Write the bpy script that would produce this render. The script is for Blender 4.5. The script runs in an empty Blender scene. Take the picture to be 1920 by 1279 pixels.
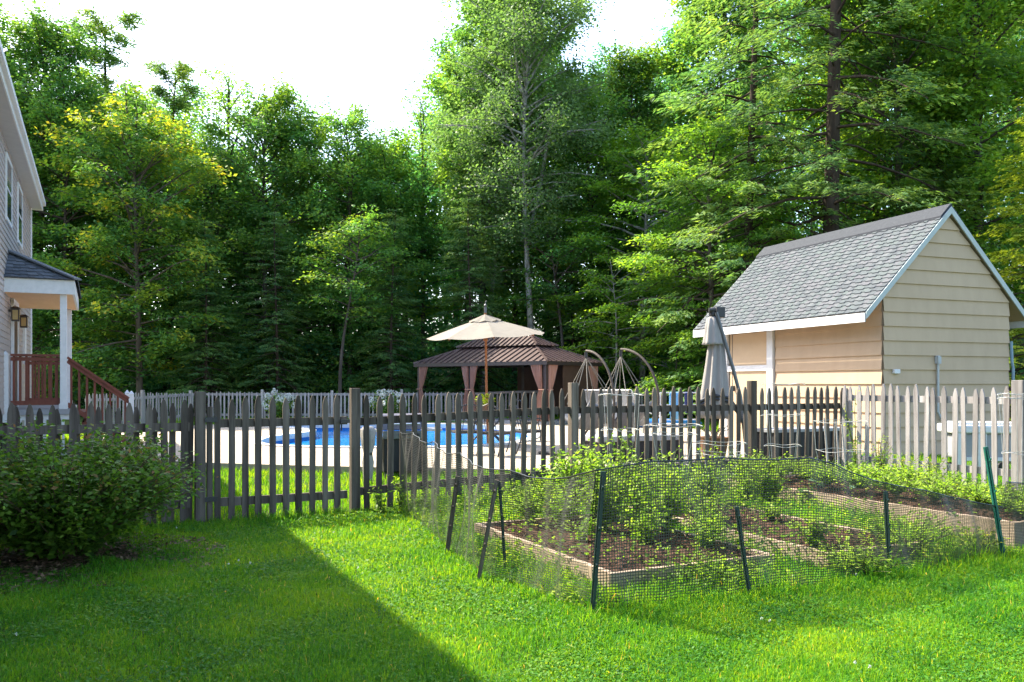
import bpy, math, random
import numpy as np
from mathutils import Vector, Matrix
# ------------------------------------------------------------------ camera, sky, sun, exposure
SC = bpy.context.scene
COL = SC.collection
EYE = 1.4
FOC = 1600.0                      # focal length in pixels of the 1920 px wide photograph
cam_d = bpy.data.cameras.new('camera'); cam = bpy.data.objects.new('camera', cam_d); COL.objects.link(cam)
cam.location = (0, 0, EYE); cam.rotation_euler = (math.radians(90), 0, 0)
cam_d.sensor_width = 36; cam_d.lens = FOC / 1920 * 36; cam_d.shift_y = 80.5 / 1920
cam_d.clip_start = 0.1; cam_d.clip_end = 2000
SC.camera = cam
SUN = Vector((-0.785, 0.561, 1.0)).normalized()
wd = bpy.data.worlds.new('World'); SC.world = wd; wd.use_nodes = True
nt = wd.node_tree; bg = nt.nodes['Background']
sky = nt.nodes.new('ShaderNodeTexSky'); sky.sky_type = 'NISHITA'; sky.sun_disc = False
sky.sun_elevation = math.asin(SUN.z); sky.sun_rotation = math.atan2(SUN.x, SUN.y) % (2*math.pi)
sky.air_density = 1.0; sky.dust_density = 2.0; sky.ozone_density = 1.0
nt.links.new(sky.outputs[0], bg.inputs[0]); bg.inputs[1].default_value = 0.15
sun_d = bpy.data.lights.new('sun', 'SUN'); sun = bpy.data.objects.new('sun', sun_d); COL.objects.link(sun)
sun_d.energy = 3.6; sun_d.angle = math.radians(0.5); sun_d.color = (1.0, 0.92, 0.74)
sun.rotation_euler = SUN.to_track_quat('Z', 'Y').to_euler(); sun.location = (-20, 15, 30)
vs = SC.view_settings
vs.view_transform = 'Standard'; vs.look = 'None'; vs.gamma = 1.0; vs.use_curve_mapping = False; vs.exposure = 2.1
SC.cycles.max_bounces = 8; SC.cycles.diffuse_bounces = 4; SC.cycles.transmission_bounces = 6
SC.cycles.transparent_max_bounces = 8; SC.cycles.use_denoising = True
SC.cycles.sample_clamp_indirect = 6.0

# ------------------------------------------------------------------ helpers
R_ = random.Random(7)
def P(px, py, d):                                   # measured picture point at distance d -> place in the yard
    return Vector(((px-960)/FOC*d, d, EYE-(py-720)/FOC*d))
def sstep(x):
    x = np.clip(x, 0, 1); return x*x*(3-2*x)
ELL = ((-3.0, 21.7), (5.6, 6.2))
def gz(x, y):                                       # lie of the land
    x = np.asarray(x, float); y = np.asarray(y, float)
    z = 0.1*sstep((x+2.2)/3)*sstep((y-6.5)/2.5)
    z = z + 0.12*sstep((y-26)/5) + sstep((y-36)/50)*6.0 + 0.05*sstep((y-34)/6)*np.sin(x*.7)*np.cos(y*.5)
    return z
AX = (0.899, 0.438); AV = (-0.438, 0.899); YAW = math.atan2(0.438, 0.899)   # fence / house directions

def empty(name, loc, rz=0):
    o = bpy.data.objects.new(name, None); COL.objects.link(o); o.location = loc; o.rotation_euler = (0, 0, rz)
    o.empty_display_size = .2
    return o
def tag(o, label=None, cat=None, group=None, kind=None):
    if label: o['label'] = label
    if cat: o['category'] = cat
    if group: o['group'] = group
    if kind: o['kind'] = kind
    return o
def thing(name, label, cat, loc, rz=0, group=None):
    return tag(empty(name, loc, rz), label, cat, group)
def link(name, me, mat, parent=None, loc=None, rz=None):
    o = bpy.data.objects.new(name, me); COL.objects.link(o)
    if mat is not None and not me.materials: me.materials.append(mat)
    if parent: o.parent = parent
    if loc is not None: o.location = loc
    if rz is not None: o.rotation_euler = (0, 0, rz)
    return o
def copy_tree(o, parent=None):
    c = o.copy(); COL.objects.link(c)
    if parent: c.parent = parent
    for ch in list(o.children): copy_tree(ch, c)
    return c

class MB:
    def __init__(s): s.v = []; s.f = []; s.t = []
    def add(s, vs, fs, tint=.5):
        n = len(s.v); s.v += [tuple(v) for v in vs]; s.f += [tuple(i+n for i in f) for f in fs]; s.t += [tint]*len(fs); return s
    def quad(s, a, b, c, d, tint=.5): return s.add([a, b, c, d], [(0, 1, 2, 3)], tint)
    def box(s, c, sz, rz=0, tint=.5, top=None):
        hx, hy, hz = sz[0]/2, sz[1]/2, sz[2]/2
        k = top if top else 1
        p = [(-hx, -hy, -hz), (hx, -hy, -hz), (hx, hy, -hz), (-hx, hy, -hz), (-hx*k, -hy*k, hz), (hx*k, -hy*k, hz), (hx*k, hy*k, hz), (-hx*k, hy*k, hz)]
        ca, sa = math.cos(rz), math.sin(rz)
        p = [(x*ca-y*sa+c[0], x*sa+y*ca+c[1], z+c[2]) for x, y, z in p]
        return s.add(p, [(0, 3, 2, 1), (4, 5, 6, 7), (0, 1, 5, 4), (1, 2, 6, 5), (2, 3, 7, 6), (3, 0, 4, 7)], tint)
    def bar(s, a, b, w, h, up=(0, 0, 1), tint=.5):           # rectangular bar from a to b
        a = Vector(a); b = Vector(b); d = (b-a).normalized(); u = Vector(up)
        if abs(d.dot(u)) > .98: u = Vector((0, 1, 0))
        x = d.cross(u).normalized()*w/2; y = x.cross(d).normalized()*h/2
        p = [a-x-y, a+x-y, a+x+y, a-x+y, b-x-y, b+x-y, b+x+y, b-x+y]
        return s.add(p, [(0, 3, 2, 1), (4, 5, 6, 7), (0, 1, 5, 4), (1, 2, 6, 5), (2, 3, 7, 6), (3, 0, 4, 7)], tint)
    def tube(s, pts, r, n=8, cap=True, tint=.5):
        pts = [Vector(p) for p in pts]; m = len(pts)
        rr = r if isinstance(r, (list, tuple)) else [r]*m
        ref = Vector((0, 0, 1)); vs = []
        d0 = (pts[-1]-pts[0])
        if abs(d0.normalized().dot(ref)) > .9: ref = Vector((1, 0, 0))
        for i, p in enumerate(pts):
            d = (pts[min(i+1, m-1)]-pts[max(i-1, 0)]).normalized()
            x = d.cross(ref)
            if x.length < 1e-4: x = d.cross(Vector((0, 1, 0)))
            x.normalize(); y = d.cross(x)
            for k in range(n):
                a = 2*math.pi*k/n; vs.append(p+(x*math.cos(a)+y*math.sin(a))*rr[i])
        fs = [(i*n+k, i*n+(k+1) % n, (i+1)*n+(k+1) % n, (i+1)*n+k) for i in range(m-1) for k in range(n)]
        if cap: fs += [tuple(range(n)), tuple((m-1)*n+k for k in reversed(range(n)))]
        return s.add(vs, fs, tint)
    def lathe(s, prof, c=(0, 0), n=16, flute=0, fn=8, tint=.5):   # prof: (radius, z); flute modulates radius
        vs = []
        for r, z in prof:
            for k in range(n):
                a = 2*math.pi*k/n; q = r*(1+flute*math.cos(fn*a)); vs.append((c[0]+q*math.cos(a), c[1]+q*math.sin(a), z))
        m = len(prof)
        fs = [(i*n+k, i*n+(k+1) % n, (i+1)*n+(k+1) % n, (i+1)*n+k) for i in range(m-1) for k in range(n)]
        fs += [tuple(reversed(range(n))), tuple((m-1)*n+k for k in range(n))]
        return s.add(vs, fs, tint)
    def slab(s, poly, z0, z1, tint=.5):
        n = len(poly)
        vs = [(x, y, z0) for x, y in poly]+[(x, y, z1) for x, y in poly]
        fs = [tuple(range(n, 2*n)), tuple(reversed(range(n)))]+[(i, (i+1) % n, n+(i+1) % n, n+i) for i in range(n)]
        return s.add(vs, fs, tint)
    def plate(s, poly, y0, y1, tint=.5):                      # polygon in x,z extruded along y
        n = len(poly)
        vs = [(x, y0, z) for x, z in poly]+[(x, y1, z) for x, z in poly]
        fs = [tuple(range(n)), tuple(reversed(range(n, 2*n)))]+[((i+1) % n, i, n+i, n+(i+1) % n) for i in range(n)]
        return s.add(vs, fs, tint)
    def mesh(s, name, smooth=False):
        me = bpy.data.meshes.new(name); me.from_pydata(s.v, [], s.f)
        at = me.attributes.new('tint', 'FLOAT', 'FACE'); at.data.foreach_set('value', s.t)
        if smooth: me.polygons.foreach_set('use_smooth', [True]*len(s.f))
        me.update(); return me
    def obj(s, name, mat, parent=None, loc=None, rz=None, smooth=False, bevel=0):
        o = link(name, s.mesh(name, smooth), mat, parent, loc, rz)
        if bevel:
            b = o.modifiers.new('bevel', 'BEVEL'); b.width = bevel; b.segments = 2; b.limit_method = 'ANGLE'
        return o

def np_mesh(name, V, loops, starts, tint):
    me = bpy.data.meshes.new(name)
    me.vertices.add(len(V)); me.vertices.foreach_set('co', np.ascontiguousarray(V, np.float32).ravel())
    me.loops.add(len(loops)); me.loops.foreach_set('vertex_index', np.ascontiguousarray(loops, np.int32))
    me.polygons.add(len(starts)); me.polygons.foreach_set('loop_start', np.ascontiguousarray(starts, np.int32))
    at = me.attributes.new('tint', 'FLOAT', 'FACE'); at.data.foreach_set('value', np.ascontiguousarray(tint, np.float32))
    me.update(calc_edges=True)
    return me
def nrm(a): return a/np.maximum(np.linalg.norm(a, axis=1, keepdims=True), 1e-9)
def leaf_mesh(name, C, A, N, size, asp, tint):     # rhombic leaves: centre, long axis, normal
    A = nrm(A); B = nrm(np.cross(N, A)); s = np.asarray(size).reshape(-1, 1); b = s*np.asarray(asp).reshape(-1, 1)*.5
    V = np.stack([C-A*s*.5, C+B*b-A*s*.06, C+A*s*.5, C-B*b-A*s*.06], 1).reshape(-1, 3)
    n = len(C)
    return np_mesh(name, V, np.arange(n*4), np.arange(n)*4, tint)

# ------------------------------------------------------------------ materials
def new_mat(name):
    m = bpy.data.materials.new(name); m.use_nodes = True
    t = m.node_tree; return m, t, t.nodes['Principled BSDF'], t.nodes['Material Output']
def nd(t, typ, **kw):
    n = t.nodes.new(typ)
    for k, v in kw.items(): setattr(n, k, v)
    return n
def c4(c): return (c[0], c[1], c[2], 1)
def surf(name, c1, c2, scale=6, stretch=(1, 1, 1), rough=.8, bump=.0, spec=.3, metal=0., rnd=0., contrast=.25, detail=6, fine=0., tint=None, trans=0):
    m, t, p, out = new_mat(name)
    tc = nd(t, 'ShaderNodeTexCoord'); mp = nd(t, 'ShaderNodeMapping'); mp.inputs['Scale'].default_value = stretch
    t.links.new(tc.outputs['Object'], mp.inputs[0])
    oi = nd(t, 'ShaderNodeObjectInfo')
    ad = nd(t, 'ShaderNodeVectorMath', operation='ADD'); sc = nd(t, 'ShaderNodeVectorMath', operation='SCALE')
    cb = nd(t, 'ShaderNodeCombineXYZ')
    t.links.new(oi.outputs['Random'], cb.inputs[0]); t.links.new(oi.outputs['Random'], cb.inputs[2])
    sc.inputs[3].default_value = 37.0 if rnd else 0.0
    t.links.new(cb.outputs[0], sc.inputs[0]); t.links.new(mp.outputs[0], ad.inputs[0]); t.links.new(sc.outputs[0], ad.inputs[1])
    no = nd(t, 'ShaderNodeTexNoise'); no.inputs['Scale'].default_value = scale; no.inputs['Detail'].default_value = detail; no.inputs['Roughness'].default_value = .65
    t.links.new(ad.outputs[0], no.inputs['Vector'])
    rp = nd(t, 'ShaderNodeValToRGB'); e = rp.color_ramp.elements
    e[0].position = .5-contrast; e[0].color = c4(c1); e[1].position = .5+contrast; e[1].color = c4(c2)
    t.links.new(no.outputs[0], rp.inputs[0]); col = rp.outputs[0]
    if tint:                                        # tint attribute picks from a ramp, multiplied by the noise
        at = nd(t, 'ShaderNodeAttribute'); at.attribute_name = 'tint'
        r2 = nd(t, 'ShaderNodeValToRGB'); r2.color_ramp.interpolation = 'LINEAR'
        while len(r2.color_ramp.elements) < len(tint): r2.color_ramp.elements.new(.5)
        for i, cc in enumerate(tint):
            r2.color_ramp.elements[i].position = i/(len(tint)-1); r2.color_ramp.elements[i].color = c4(cc)
        t.links.new(at.outputs['Fac'], r2.inputs[0])
        mx = nd(t, 'ShaderNodeMix', data_type='RGBA', blend_type='MULTIPLY'); mx.inputs[0].default_value = 1
        t.links.new(col, mx.inputs[6]); t.links.new(r2.outputs[0], mx.inputs[7]); col = mx.outputs[2]
    if rnd:
        hs = nd(t, 'ShaderNodeHueSaturation'); ma = nd(t, 'ShaderNodeMapRange')
        ma.inputs[3].default_value = 1-rnd; ma.inputs[4].default_value = 1+rnd
        t.links.new(oi.outputs['Random'], ma.inputs[0]); t.links.new(ma.outputs[0], hs.inputs['Value']); t.links.new(col, hs.inputs['Color']); col = hs.outputs[0]
    t.links.new(col, p.inputs['Base Color'])
    p.inputs['Roughness'].default_value = rough; p.inputs['Specular IOR Level'].default_value = spec; p.inputs['Metallic'].default_value = metal
    if bump:
        bp = nd(t, 'ShaderNodeBump'); bp.inputs['Strength'].default_value = bump; bp.inputs['Distance'].default_value = .01
        t.links.new(no.outputs[0], bp.inputs['Height']); t.links.new(bp.outputs[0], p.inputs['Normal'])
    if trans:
        tr = nd(t, 'ShaderNodeBsdfTranslucent'); t.links.new(col, tr.inputs[0]); mxs = nd(t, 'ShaderNodeMixShader'); mxs.inputs[0].default_value = trans
        t.links.new(p.outputs[0], mxs.inputs[1]); t.links.new(tr.outputs[0], mxs.inputs[2]); t.links.new(mxs.outputs[0], out.inputs[0])
    return m
def leafm(name, ramp, trans=.4, tr_gain=(1.6, 1.75, .75), rough=.55, spec=.2, rnd=.15):
    m, t, p, out = new_mat(name)
    at = nd(t, 'ShaderNodeAttribute'); at.attribute_name = 'tint'
    rp = nd(t, 'ShaderNodeValToRGB')
    while len(rp.color_ramp.elements) < len(ramp): rp.color_ramp.elements.new(.5)
    for i, (pos, cc) in enumerate(ramp):
        rp.color_ramp.elements[i].position = pos; rp.color_ramp.elements[i].color = c4(cc)
    t.links.new(at.outputs['Fac'], rp.inputs[0])
    oi = nd(t, 'ShaderNodeObjectInfo'); ma = nd(t, 'ShaderNodeMapRange'); hs = nd(t, 'ShaderNodeHueSaturation')
    ma.inputs[3].default_value = 1-rnd; ma.inputs[4].default_value = 1+rnd
    t.links.new(oi.outputs['Random'], ma.inputs[0]); t.links.new(ma.outputs[0], hs.inputs['Value']); t.links.new(rp.outputs[0], hs.inputs['Color'])
    t.links.new(hs.outputs[0], p.inputs['Base Color']); p.inputs['Roughness'].default_value = rough; p.inputs['Specular IOR Level'].default_value = spec
    mu = nd(t, 'ShaderNodeMix', data_type='RGBA', blend_type='MULTIPLY'); mu.inputs[0].default_value = 1; mu.inputs[7].default_value = c4(tr_gain)
    t.links.new(hs.outputs[0], mu.inputs[6])
    tr = nd(t, 'ShaderNodeBsdfTranslucent'); t.links.new(mu.outputs[2], tr.inputs[0])
    mx = nd(t, 'ShaderNodeMixShader'); mx.inputs[0].default_value = trans
    t.links.new(p.outputs[0], mx.inputs[1]); t.links.new(tr.outputs[0], mx.inputs[2]); t.links.new(mx.outputs[0], out.inputs[0])
    return m

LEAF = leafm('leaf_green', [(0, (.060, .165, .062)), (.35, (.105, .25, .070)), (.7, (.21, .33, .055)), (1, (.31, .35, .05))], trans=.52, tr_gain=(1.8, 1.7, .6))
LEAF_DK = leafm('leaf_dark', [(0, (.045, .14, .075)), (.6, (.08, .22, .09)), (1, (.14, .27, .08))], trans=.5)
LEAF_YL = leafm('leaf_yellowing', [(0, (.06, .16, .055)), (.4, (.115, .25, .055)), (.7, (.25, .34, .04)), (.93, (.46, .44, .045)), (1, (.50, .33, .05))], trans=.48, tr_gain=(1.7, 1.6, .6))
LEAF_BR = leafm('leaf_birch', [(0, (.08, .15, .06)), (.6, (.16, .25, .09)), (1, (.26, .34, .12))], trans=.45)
LEAF_LIT = leafm('leaf_sunlit', [(0, (.065, .165, .035)), (.4, (.13, .27, .04)), (.75, (.24, .35, .04)), (1, (.31, .37, .045))], trans=.5, tr_gain=(1.75, 1.6, .55))  # brighter leaf copy: sunlight on the right-hand trees is part of the tone
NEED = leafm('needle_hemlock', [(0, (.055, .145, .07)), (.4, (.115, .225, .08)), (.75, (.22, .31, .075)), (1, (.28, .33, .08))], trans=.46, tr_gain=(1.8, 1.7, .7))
NEED_Y = leafm('needle_yellow_green', [(0, (.10, .16, .02)), (.4, (.19, .26, .03)), (.75, (.30, .34, .045)), (1, (.36, .36, .05))], trans=.45, tr_gain=(1.6, 1.5, .6))
SHRUB = leafm('leaf_shrub', [(0, (.030, .075, .014)), (.5, (.095, .20, .022)), (.85, (.17, .28, .03)), (1, (.28, .13, .06))], trans=.36)
GRASS = leafm('grass_blade', [(0, (.018, .125, .014)), (.4, (.070, .275, .018)), (.85, (.19, .41, .026)), (1, (.50, .47, .17))], trans=.5, tr_gain=(2.6, 1.5, .5), rough=.5, rnd=0)
GARDEN = leafm('leaf_garden', [(0, (.05, .12, .02)), (.45, (.19, .31, .03)), (.85, (.34, .44, .05)), (1, (.44, .38, .08))], trans=.42, rnd=.15)
BARK = surf('bark', (.045, .036, .028), (.14, .115, .095), 9, (1, 1, .18), .95, .9, .1, rnd=.2)
BARK_DK = surf('bark_dark', (.028, .020, .015), (.085, .062, .048), 7, (1, 1, .2), .95, 1.0, .1)
BARK_BIRCH = surf('bark_birch', (.10, .09, .08), (.42, .40, .36), 5, (1, 1, .5), .9, .5, .1, contrast=.15)
GROUND = surf('lawn_ground', (.035, .062, .014), (.085, .12, .03), 3.0, rough=1, spec=.05, bump=.4)
FLOORM = surf('forest_floor', (.02, .02, .010), (.055, .055, .025), 1.2, rough=1, spec=.03)
WOODG = surf('weathered_wood', (.050, .039, .031), (.175, .145, .120), 11, (1, 1, .07), .9, .6, .15, rnd=.36, contrast=.16)
WOODS = surf('sunlit_grey_wood', (.15, .132, .128), (.40, .37, .36), 11, (1, 1, .07), .9, .5, .15, rnd=.2, contrast=.16)  # lighter fence wood, sunshine on the right-hand run put into its colour
WOODL = surf('silvered_wood', (.26, .235, .22), (.46, .42, .40), 16, (1, 1, .05), .9, .5, .15, rnd=.14, contrast=.2)
DECK = surf('pool_deck', (.36, .30, .235), (.46, .39, .31), 3.5, rough=.9, bump=.15, spec=.2, contrast=.2)
COPING = surf('white_coping', (.55, .55, .54), (.66, .66, .65), 8, rough=.6)
WHITE = surf('white_paint', (.55, .55, .55), (.66, .66, .66), 12, rough=.55, bump=.05, spec=.35)
TAN = surf('tan_siding', (.395, .288, .19), (.49, .362, .243), 3.2, (1, 1, .35), .75, .12, .25, contrast=.35)
TANDOOR = surf('tan_panel', (.50, .36, .23), (.56, .41, .26), 3, rough=.7, bump=.05)
SHINGLE = surf('roof_shingle', (.62, .62, .62), (1.0, 1.0, 1.0), 90, rough=.95, bump=.5, spec=.15, contrast=.3, tint=[(.095, .105, .118), (.112, .128, .138), (.118, .14, .142), (.13, .132, .148), (.142, .155, .165)])
SHINGLE_DK = surf('porch_shingle', (.6, .6, .6), (1, 1, 1), 60, rough=.95, bump=.4, spec=.15, tint=[(.09, .10, .115), (.13, .145, .165), (.17, .185, .205)])
RIDGE = surf('ridge_vent', (.028, .032, .04), (.05, .055, .065), 20, rough=.9, bump=.3)
HSIDE = surf('house_siding', (.345, .30, .28), (.395, .345, .325), 4, rough=.6, bump=.04)
PORCHCEIL = surf('porch_ceiling', (.62, .38, .22), (.70, .45, .27), 6, (1, .2, 1), rough=.6)
REDWOOD = surf('red_stain', (.105, .028, .018), (.19, .055, .032), 12, (1, 1, .2), .6, .2, .35)
GLASS = surf('window_glass', (.035, .05, .06), (.055, .07, .08), 2, rough=.06, spec=.8)
DOORM = surf('brown_door', (.10, .06, .04), (.14, .09, .06), 5, rough=.5)
BRONZE = surf('bronze_metal', (.040, .028, .026), (.060, .042, .038), 15, rough=.5, spec=.5, metal=.2)
GAZROOF = surf('gazebo_roof', (.085, .055, .052), (.12, .078, .072), 4, rough=.42, spec=.5, metal=.25)
CURT = surf('gazebo_curtain', (.36, .175, .125), (.56, .32, .24), 5, (1, 1, .3), rough=.95, spec=.1, trans=.2)
NETBROWN = surf('brown_screen', (.055, .032, .022), (.085, .05, .034), 3, rough=.95)
CANVAS = surf('cream_canvas', (.27, .24, .20), (.33, .295, .245), 5, rough=.95, spec=.1, trans=.25, bump=.05)
CANVASG = surf('grey_beige_canvas', (.26, .24, .225), (.36, .335, .315), 5, (1, 1, .3), rough=.95, spec=.1, trans=.1)
POLEWOOD = surf('teak_pole', (.26, .09, .035), (.34, .13, .05), 10, (1, 1, .1), rough=.5)
DKMETAL = surf('dark_metal', (.016, .016, .018), (.035, .035, .038), 20, rough=.45, spec=.5)
GREYMETAL = surf('grey_metal', (.09, .095, .10), (.14, .145, .15), 20, rough=.45, spec=.5, metal=.3)
STEEL = surf('brushed_steel', (.42, .43, .45), (.55, .56, .58), 10, (1, 1, 8), rough=.32, spec=.5, metal=.8)
WIRE = surf('galvanised_wire', (.30, .30, .29), (.42, .42, .40), 20, rough=.45, spec=.5, metal=.2)
ROPE = surf('cream_rope', (.20, .18, .15), (.28, .25, .21), 30, rough=.95)
TEAK = surf('curved_wood', (.055, .042, .033), (.10, .078, .06), 9, (1, 1, .3), rough=.6)
CUSH = surf('grey_cushion', (.13, .13, .14), (.2, .2, .21), 8, rough=.95)
SLING = surf('white_sling', (.30, .30, .31), (.40, .40, .40), 40, rough=.8)
BLUE = surf('blue_vinyl', (.025, .16, .50), (.04, .22, .60), 3, rough=.3, spec=.5)
BLUECLOTH = surf('blue_towel', (.15, .40, .70), (.22, .50, .80), 8, rough=.95, trans=.2)
NAVY = surf('navy_towel', (.02, .03, .10), (.035, .045, .15), 8, rough=.95)
BLACKW = surf('black_planter', (.010, .010, .011), (.030, .030, .032), 14, (1, 1, .4), rough=.7)
GREYTOP = surf('grey_top', (.24, .24, .25), (.32, .32, .33), 6, rough=.7)
TERRA = surf('brown_pot', (.16, .075, .04), (.24, .12, .07), 6, rough=.8)
BEDW = surf('bed_board', (.25, .185, .135), (.42, .325, .25), 9, (.12, .12, 1), rough=.9, bump=.3, spec=.1, rnd=.1)
MULCH = surf('mulch', (.028, .016, .012), (.11, .064, .046), 26, rough=1, bump=1.0, spec=.05, contrast=.2)
STAKE = surf('green_stake', (.012, .030, .026), (.022, .050, .042), 14, rough=.5, spec=.4)
STAKEG = surf('bright_green_stake', (.005, .075, .06), (.012, .11, .085), 14, rough=.45, spec=.4)
NETM = surf('black_plastic_net', (.016, .018, .018), (.028, .03, .03), 30, rough=.38, spec=.6)
NETG = surf('sun_sheen_net', (.06, .06, .06), (.10, .10, .10), 30, rough=.4, spec=.7)  # same black net in lighter grey, sun sheen painted into the colour
PVC = surf('grey_pvc', (.34, .35, .35), (.44, .45, .45), 12, rough=.5)
PETAL = surf('white_petal', (.62, .64, .60), (.76, .78, .74), 10, rough=.9, trans=.3)
SOFFIT = surf('white_soffit', (.37, .36, .36), (.43, .42, .41), 6, rough=.6)
def water_mat():
    m, t, p, out = new_mat('pool_water')
    p.inputs['Base Color'].default_value = (.012, .20, .56, 1); p.inputs['Roughness'].default_value = .12; p.inputs['Specular IOR Level'].default_value = .25
    tc = nd(t, 'ShaderNodeTexCoord'); no = nd(t, 'ShaderNodeTexNoise'); no.inputs['Scale'].default_value = 2.2; no.inputs['Detail'].default_value = 3
    bp = nd(t, 'ShaderNodeBump'); bp.inputs['Strength'].default_value = .5; bp.inputs['Distance'].default_value = .06
    t.links.new(tc.outputs['Object'], no.inputs['Vector']); t.links.new(no.outputs[0], bp.inputs['Height']); t.links.new(bp.outputs[0], p.inputs['Normal'])
    return m
WATER = water_mat()
LINER = surf('pool_liner', (.015, .13, .42), (.03, .20, .55), 3, rough=.4)

# ------------------------------------------------------------------ ground, pool, deck
def mesh_ground():
    xs = np.unique(np.concatenate([np.linspace(-160, -24, 18), np.arange(-24, 24.01, .5), np.linspace(24, 160, 18)]))
    ys = np.unique(np.concatenate([np.linspace(-60, 0, 10), np.arange(0, 44.01, .5), np.linspace(44, 260, 28)]))
    X, Y = np.meshgrid(xs, ys); Z = gz(X, Y)
    e = ((X-ELL[0][0])/ELL[1][0])**2+((Y-ELL[0][1])/ELL[1][1])**2
    Z = np.where(e < 1, np.minimum(Z, -1.6), Z)
    V = np.stack([X, Y, Z], -1).reshape(-1, 3); nx, ny = len(xs), len(ys)
    I = np.arange(nx*ny).reshape(ny, nx); Q = np.stack([I[:-1, :-1], I[:-1, 1:], I[1:, 1:], I[1:, :-1]], -1).reshape(-1, 4)
    return V, Q
GV, GQ = mesh_ground()
gc = GV[GQ].mean(1)
wood = gc[:, 1] > 33
lawn = np_mesh('ground', GV, GQ.ravel(), np.arange(len(GQ))*4, np.zeros(len(GQ)))
lawn.materials.append(GROUND); lawn.materials.append(FLOORM)
lawn.polygons.foreach_set('material_index', wood.astype(np.int32)); lawn.polygons.foreach_set('use_smooth', np.ones(len(GQ), bool))
tag(link('ground', lawn, None), kind='structure')
POOL = [(-5.53, 18.75), (-5.2, 17.95), (-4.5, 17.45), (-3.2, 17.15), (-1.6, 17.25), (-.7, 17.6), (.05, 18.6), (.42, 20.2), (.5, 22), (.25, 24.2), (-.6, 26), (-2.2, 26.8), (-4.2, 26.95), (-6.2, 26.75), (-7.5, 26.35), (-7.6, 26.0), (-6.6, 25.1), (-5.6, 24.0), (-5.25, 23.1), (-5.3, 22.3), (-5.6, 21.2), (-5.75, 20.0)]
def smooth_poly(p, it=2):
    for _ in range(it):
        q = []
        for i in range(len(p)):
            a, b = p[i], p[(i+1) % len(p)]
            q += [(a[0]*.75+b[0]*.25, a[1]*.75+b[1]*.25), (a[0]*.25+b[0]*.75, a[1]*.25+b[1]*.75)]
        p = q
    return p
POOL = smooth_poly(POOL)
cx = sum(p[0] for p in POOL)/len(POOL); cy = sum(p[1] for p in POOL)/len(POOL)
DECKP = [(-10.2, 19.8), (-8.2, 15.3), (-5.4, 14.0), (-2.6, 13.2), (1.0, 12.6), (4.4, 13.6), (6.3, 14.9), (5.2, 18.5), (5.6, 23), (4.6, 26.6), (1.5, 28.2), (-3, 28.4), (-8.4, 28.2), (-10.6, 25.6)]
DECKP = smooth_poly(DECKP, 1)
DZ = .12
def ring(inner, outer, z, zb):                       # surface between two loops, matched by angle
    import bmesh
    bm = bmesh.new()
    vi = [bm.verts.new((x, y, z)) for x, y in inner]; vo = [bm.verts.new((x, y, z)) for x, y in outer]
    ed = [bm.edges.new((vi[i], vi[(i+1) % len(vi)])) for i in range(len(vi))]+[bm.edges.new((vo[i], vo[(i+1) % len(vo)])) for i in range(len(vo))]
    bmesh.ops.triangle_fill(bm, use_beauty=True, edges=ed)
    for f in bm.faces:
        f.normal_update()
        if f.normal.z < 0: f.normal_flip()
    for loop in (vi, vo):
        lo = [bm.verts.new((v.co.x, v.co.y, zb)) for v in loop]
        for i in range(len(loop)):
            j = (i+1) % len(loop); bm.faces.new((loop[i], loop[j], lo[j], lo[i]))
    me = bpy.data.meshes.new('pool_deck'); bm.to_mesh(me); bm.free(); return me
def offset(poly, k):
    n = len(poly); out = []
    area = sum(poly[i][0]*poly[(i+1) % n][1]-poly[(i+1) % n][0]*poly[i][1] for i in range(n)); sg = 1 if area > 0 else -1
    for i in range(n):
        a = Vector(poly[i-1]); b = Vector(poly[(i+1) % n]); d = (b-a).normalized(); nn = Vector((d.y, -d.x))*sg
        out.append((poly[i][0]+nn.x*k, poly[i][1]+nn.y*k))
    return out
COPE = offset(POOL, .24)
tag(link('pool_deck', ring(COPE, DECKP, DZ, -.05), DECK), kind='structure')
pool = thing('swimming_pool', 'kidney shaped in-ground pool of blue water with white coping behind the fence', 'swimming pool', (cx, cy, 0))
loc = lambda poly: [(x-cx, y-cy) for x, y in poly]
cm = ring(loc(POOL), loc(COPE), DZ+.03, DZ-.1); link('coping', cm, COPING, pool)
mw = MB(); n = len(POOL); lp = loc(offset(POOL, .01))
mw.add([(x, y, DZ+.01) for x, y in lp]+[(x, y, -1.5) for x, y in lp], [((i+1) % n, i, n+i, n+(i+1) % n) for i in range(n)]); mw.obj('liner', LINER, pool)
mw = MB(); mw.add([(x, y, -.06) for x, y in lp], [tuple(range(n))]); mw.obj('water', WATER, pool)
# ------------------------------------------------------------------ house on the left (local x = out of the wall, local y = away from the camera)
house = thing('house', 'two storey house with pale lap siding, white eaves and a small covered porch', 'house', (-12.3, 21.8, 0), YAW)
HL = 27.0
m = MB(); z = .86
while z < 5.84:
    z1 = min(z+.115, 5.88)
    m.quad((.016, -HL, z), (.016, 0, z), (.002, 0, z1), (.002, -HL, z1)); m.quad((.0, -HL, z), (.0, 0, z), (.016, 0, z), (.016, -HL, z)); z += .115
m.box((-4.6, -HL/2, 3.28), (9.18, HL, 4.85)); m.obj('wall', HSIDE, house)
m = MB(); m.box((-4.5, -HL/2, .42), (8.9, HL-.1, .86)); m.obj('foundation', GREYTOP, house)
m = MB(); EX, EZ = .25, 5.90
m.box((EX/2, -HL/2+.1, EZ), (EX, HL+.2, .03)); m.obj('soffit', SOFFIT, house)
m = MB(); m.box((EX+.012, -HL/2+.1, EZ+.10), (.022, HL+.2, .24)); m.box((EX+.055, -HL/2+.1, EZ+.15), (.06, HL+.2, .10)); m.box((EX/2, .21, EZ+.12), (EX, .02, .24)); m.obj('fascia', WHITE, house)
m = MB(); rz_ = EZ+.23
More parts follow.
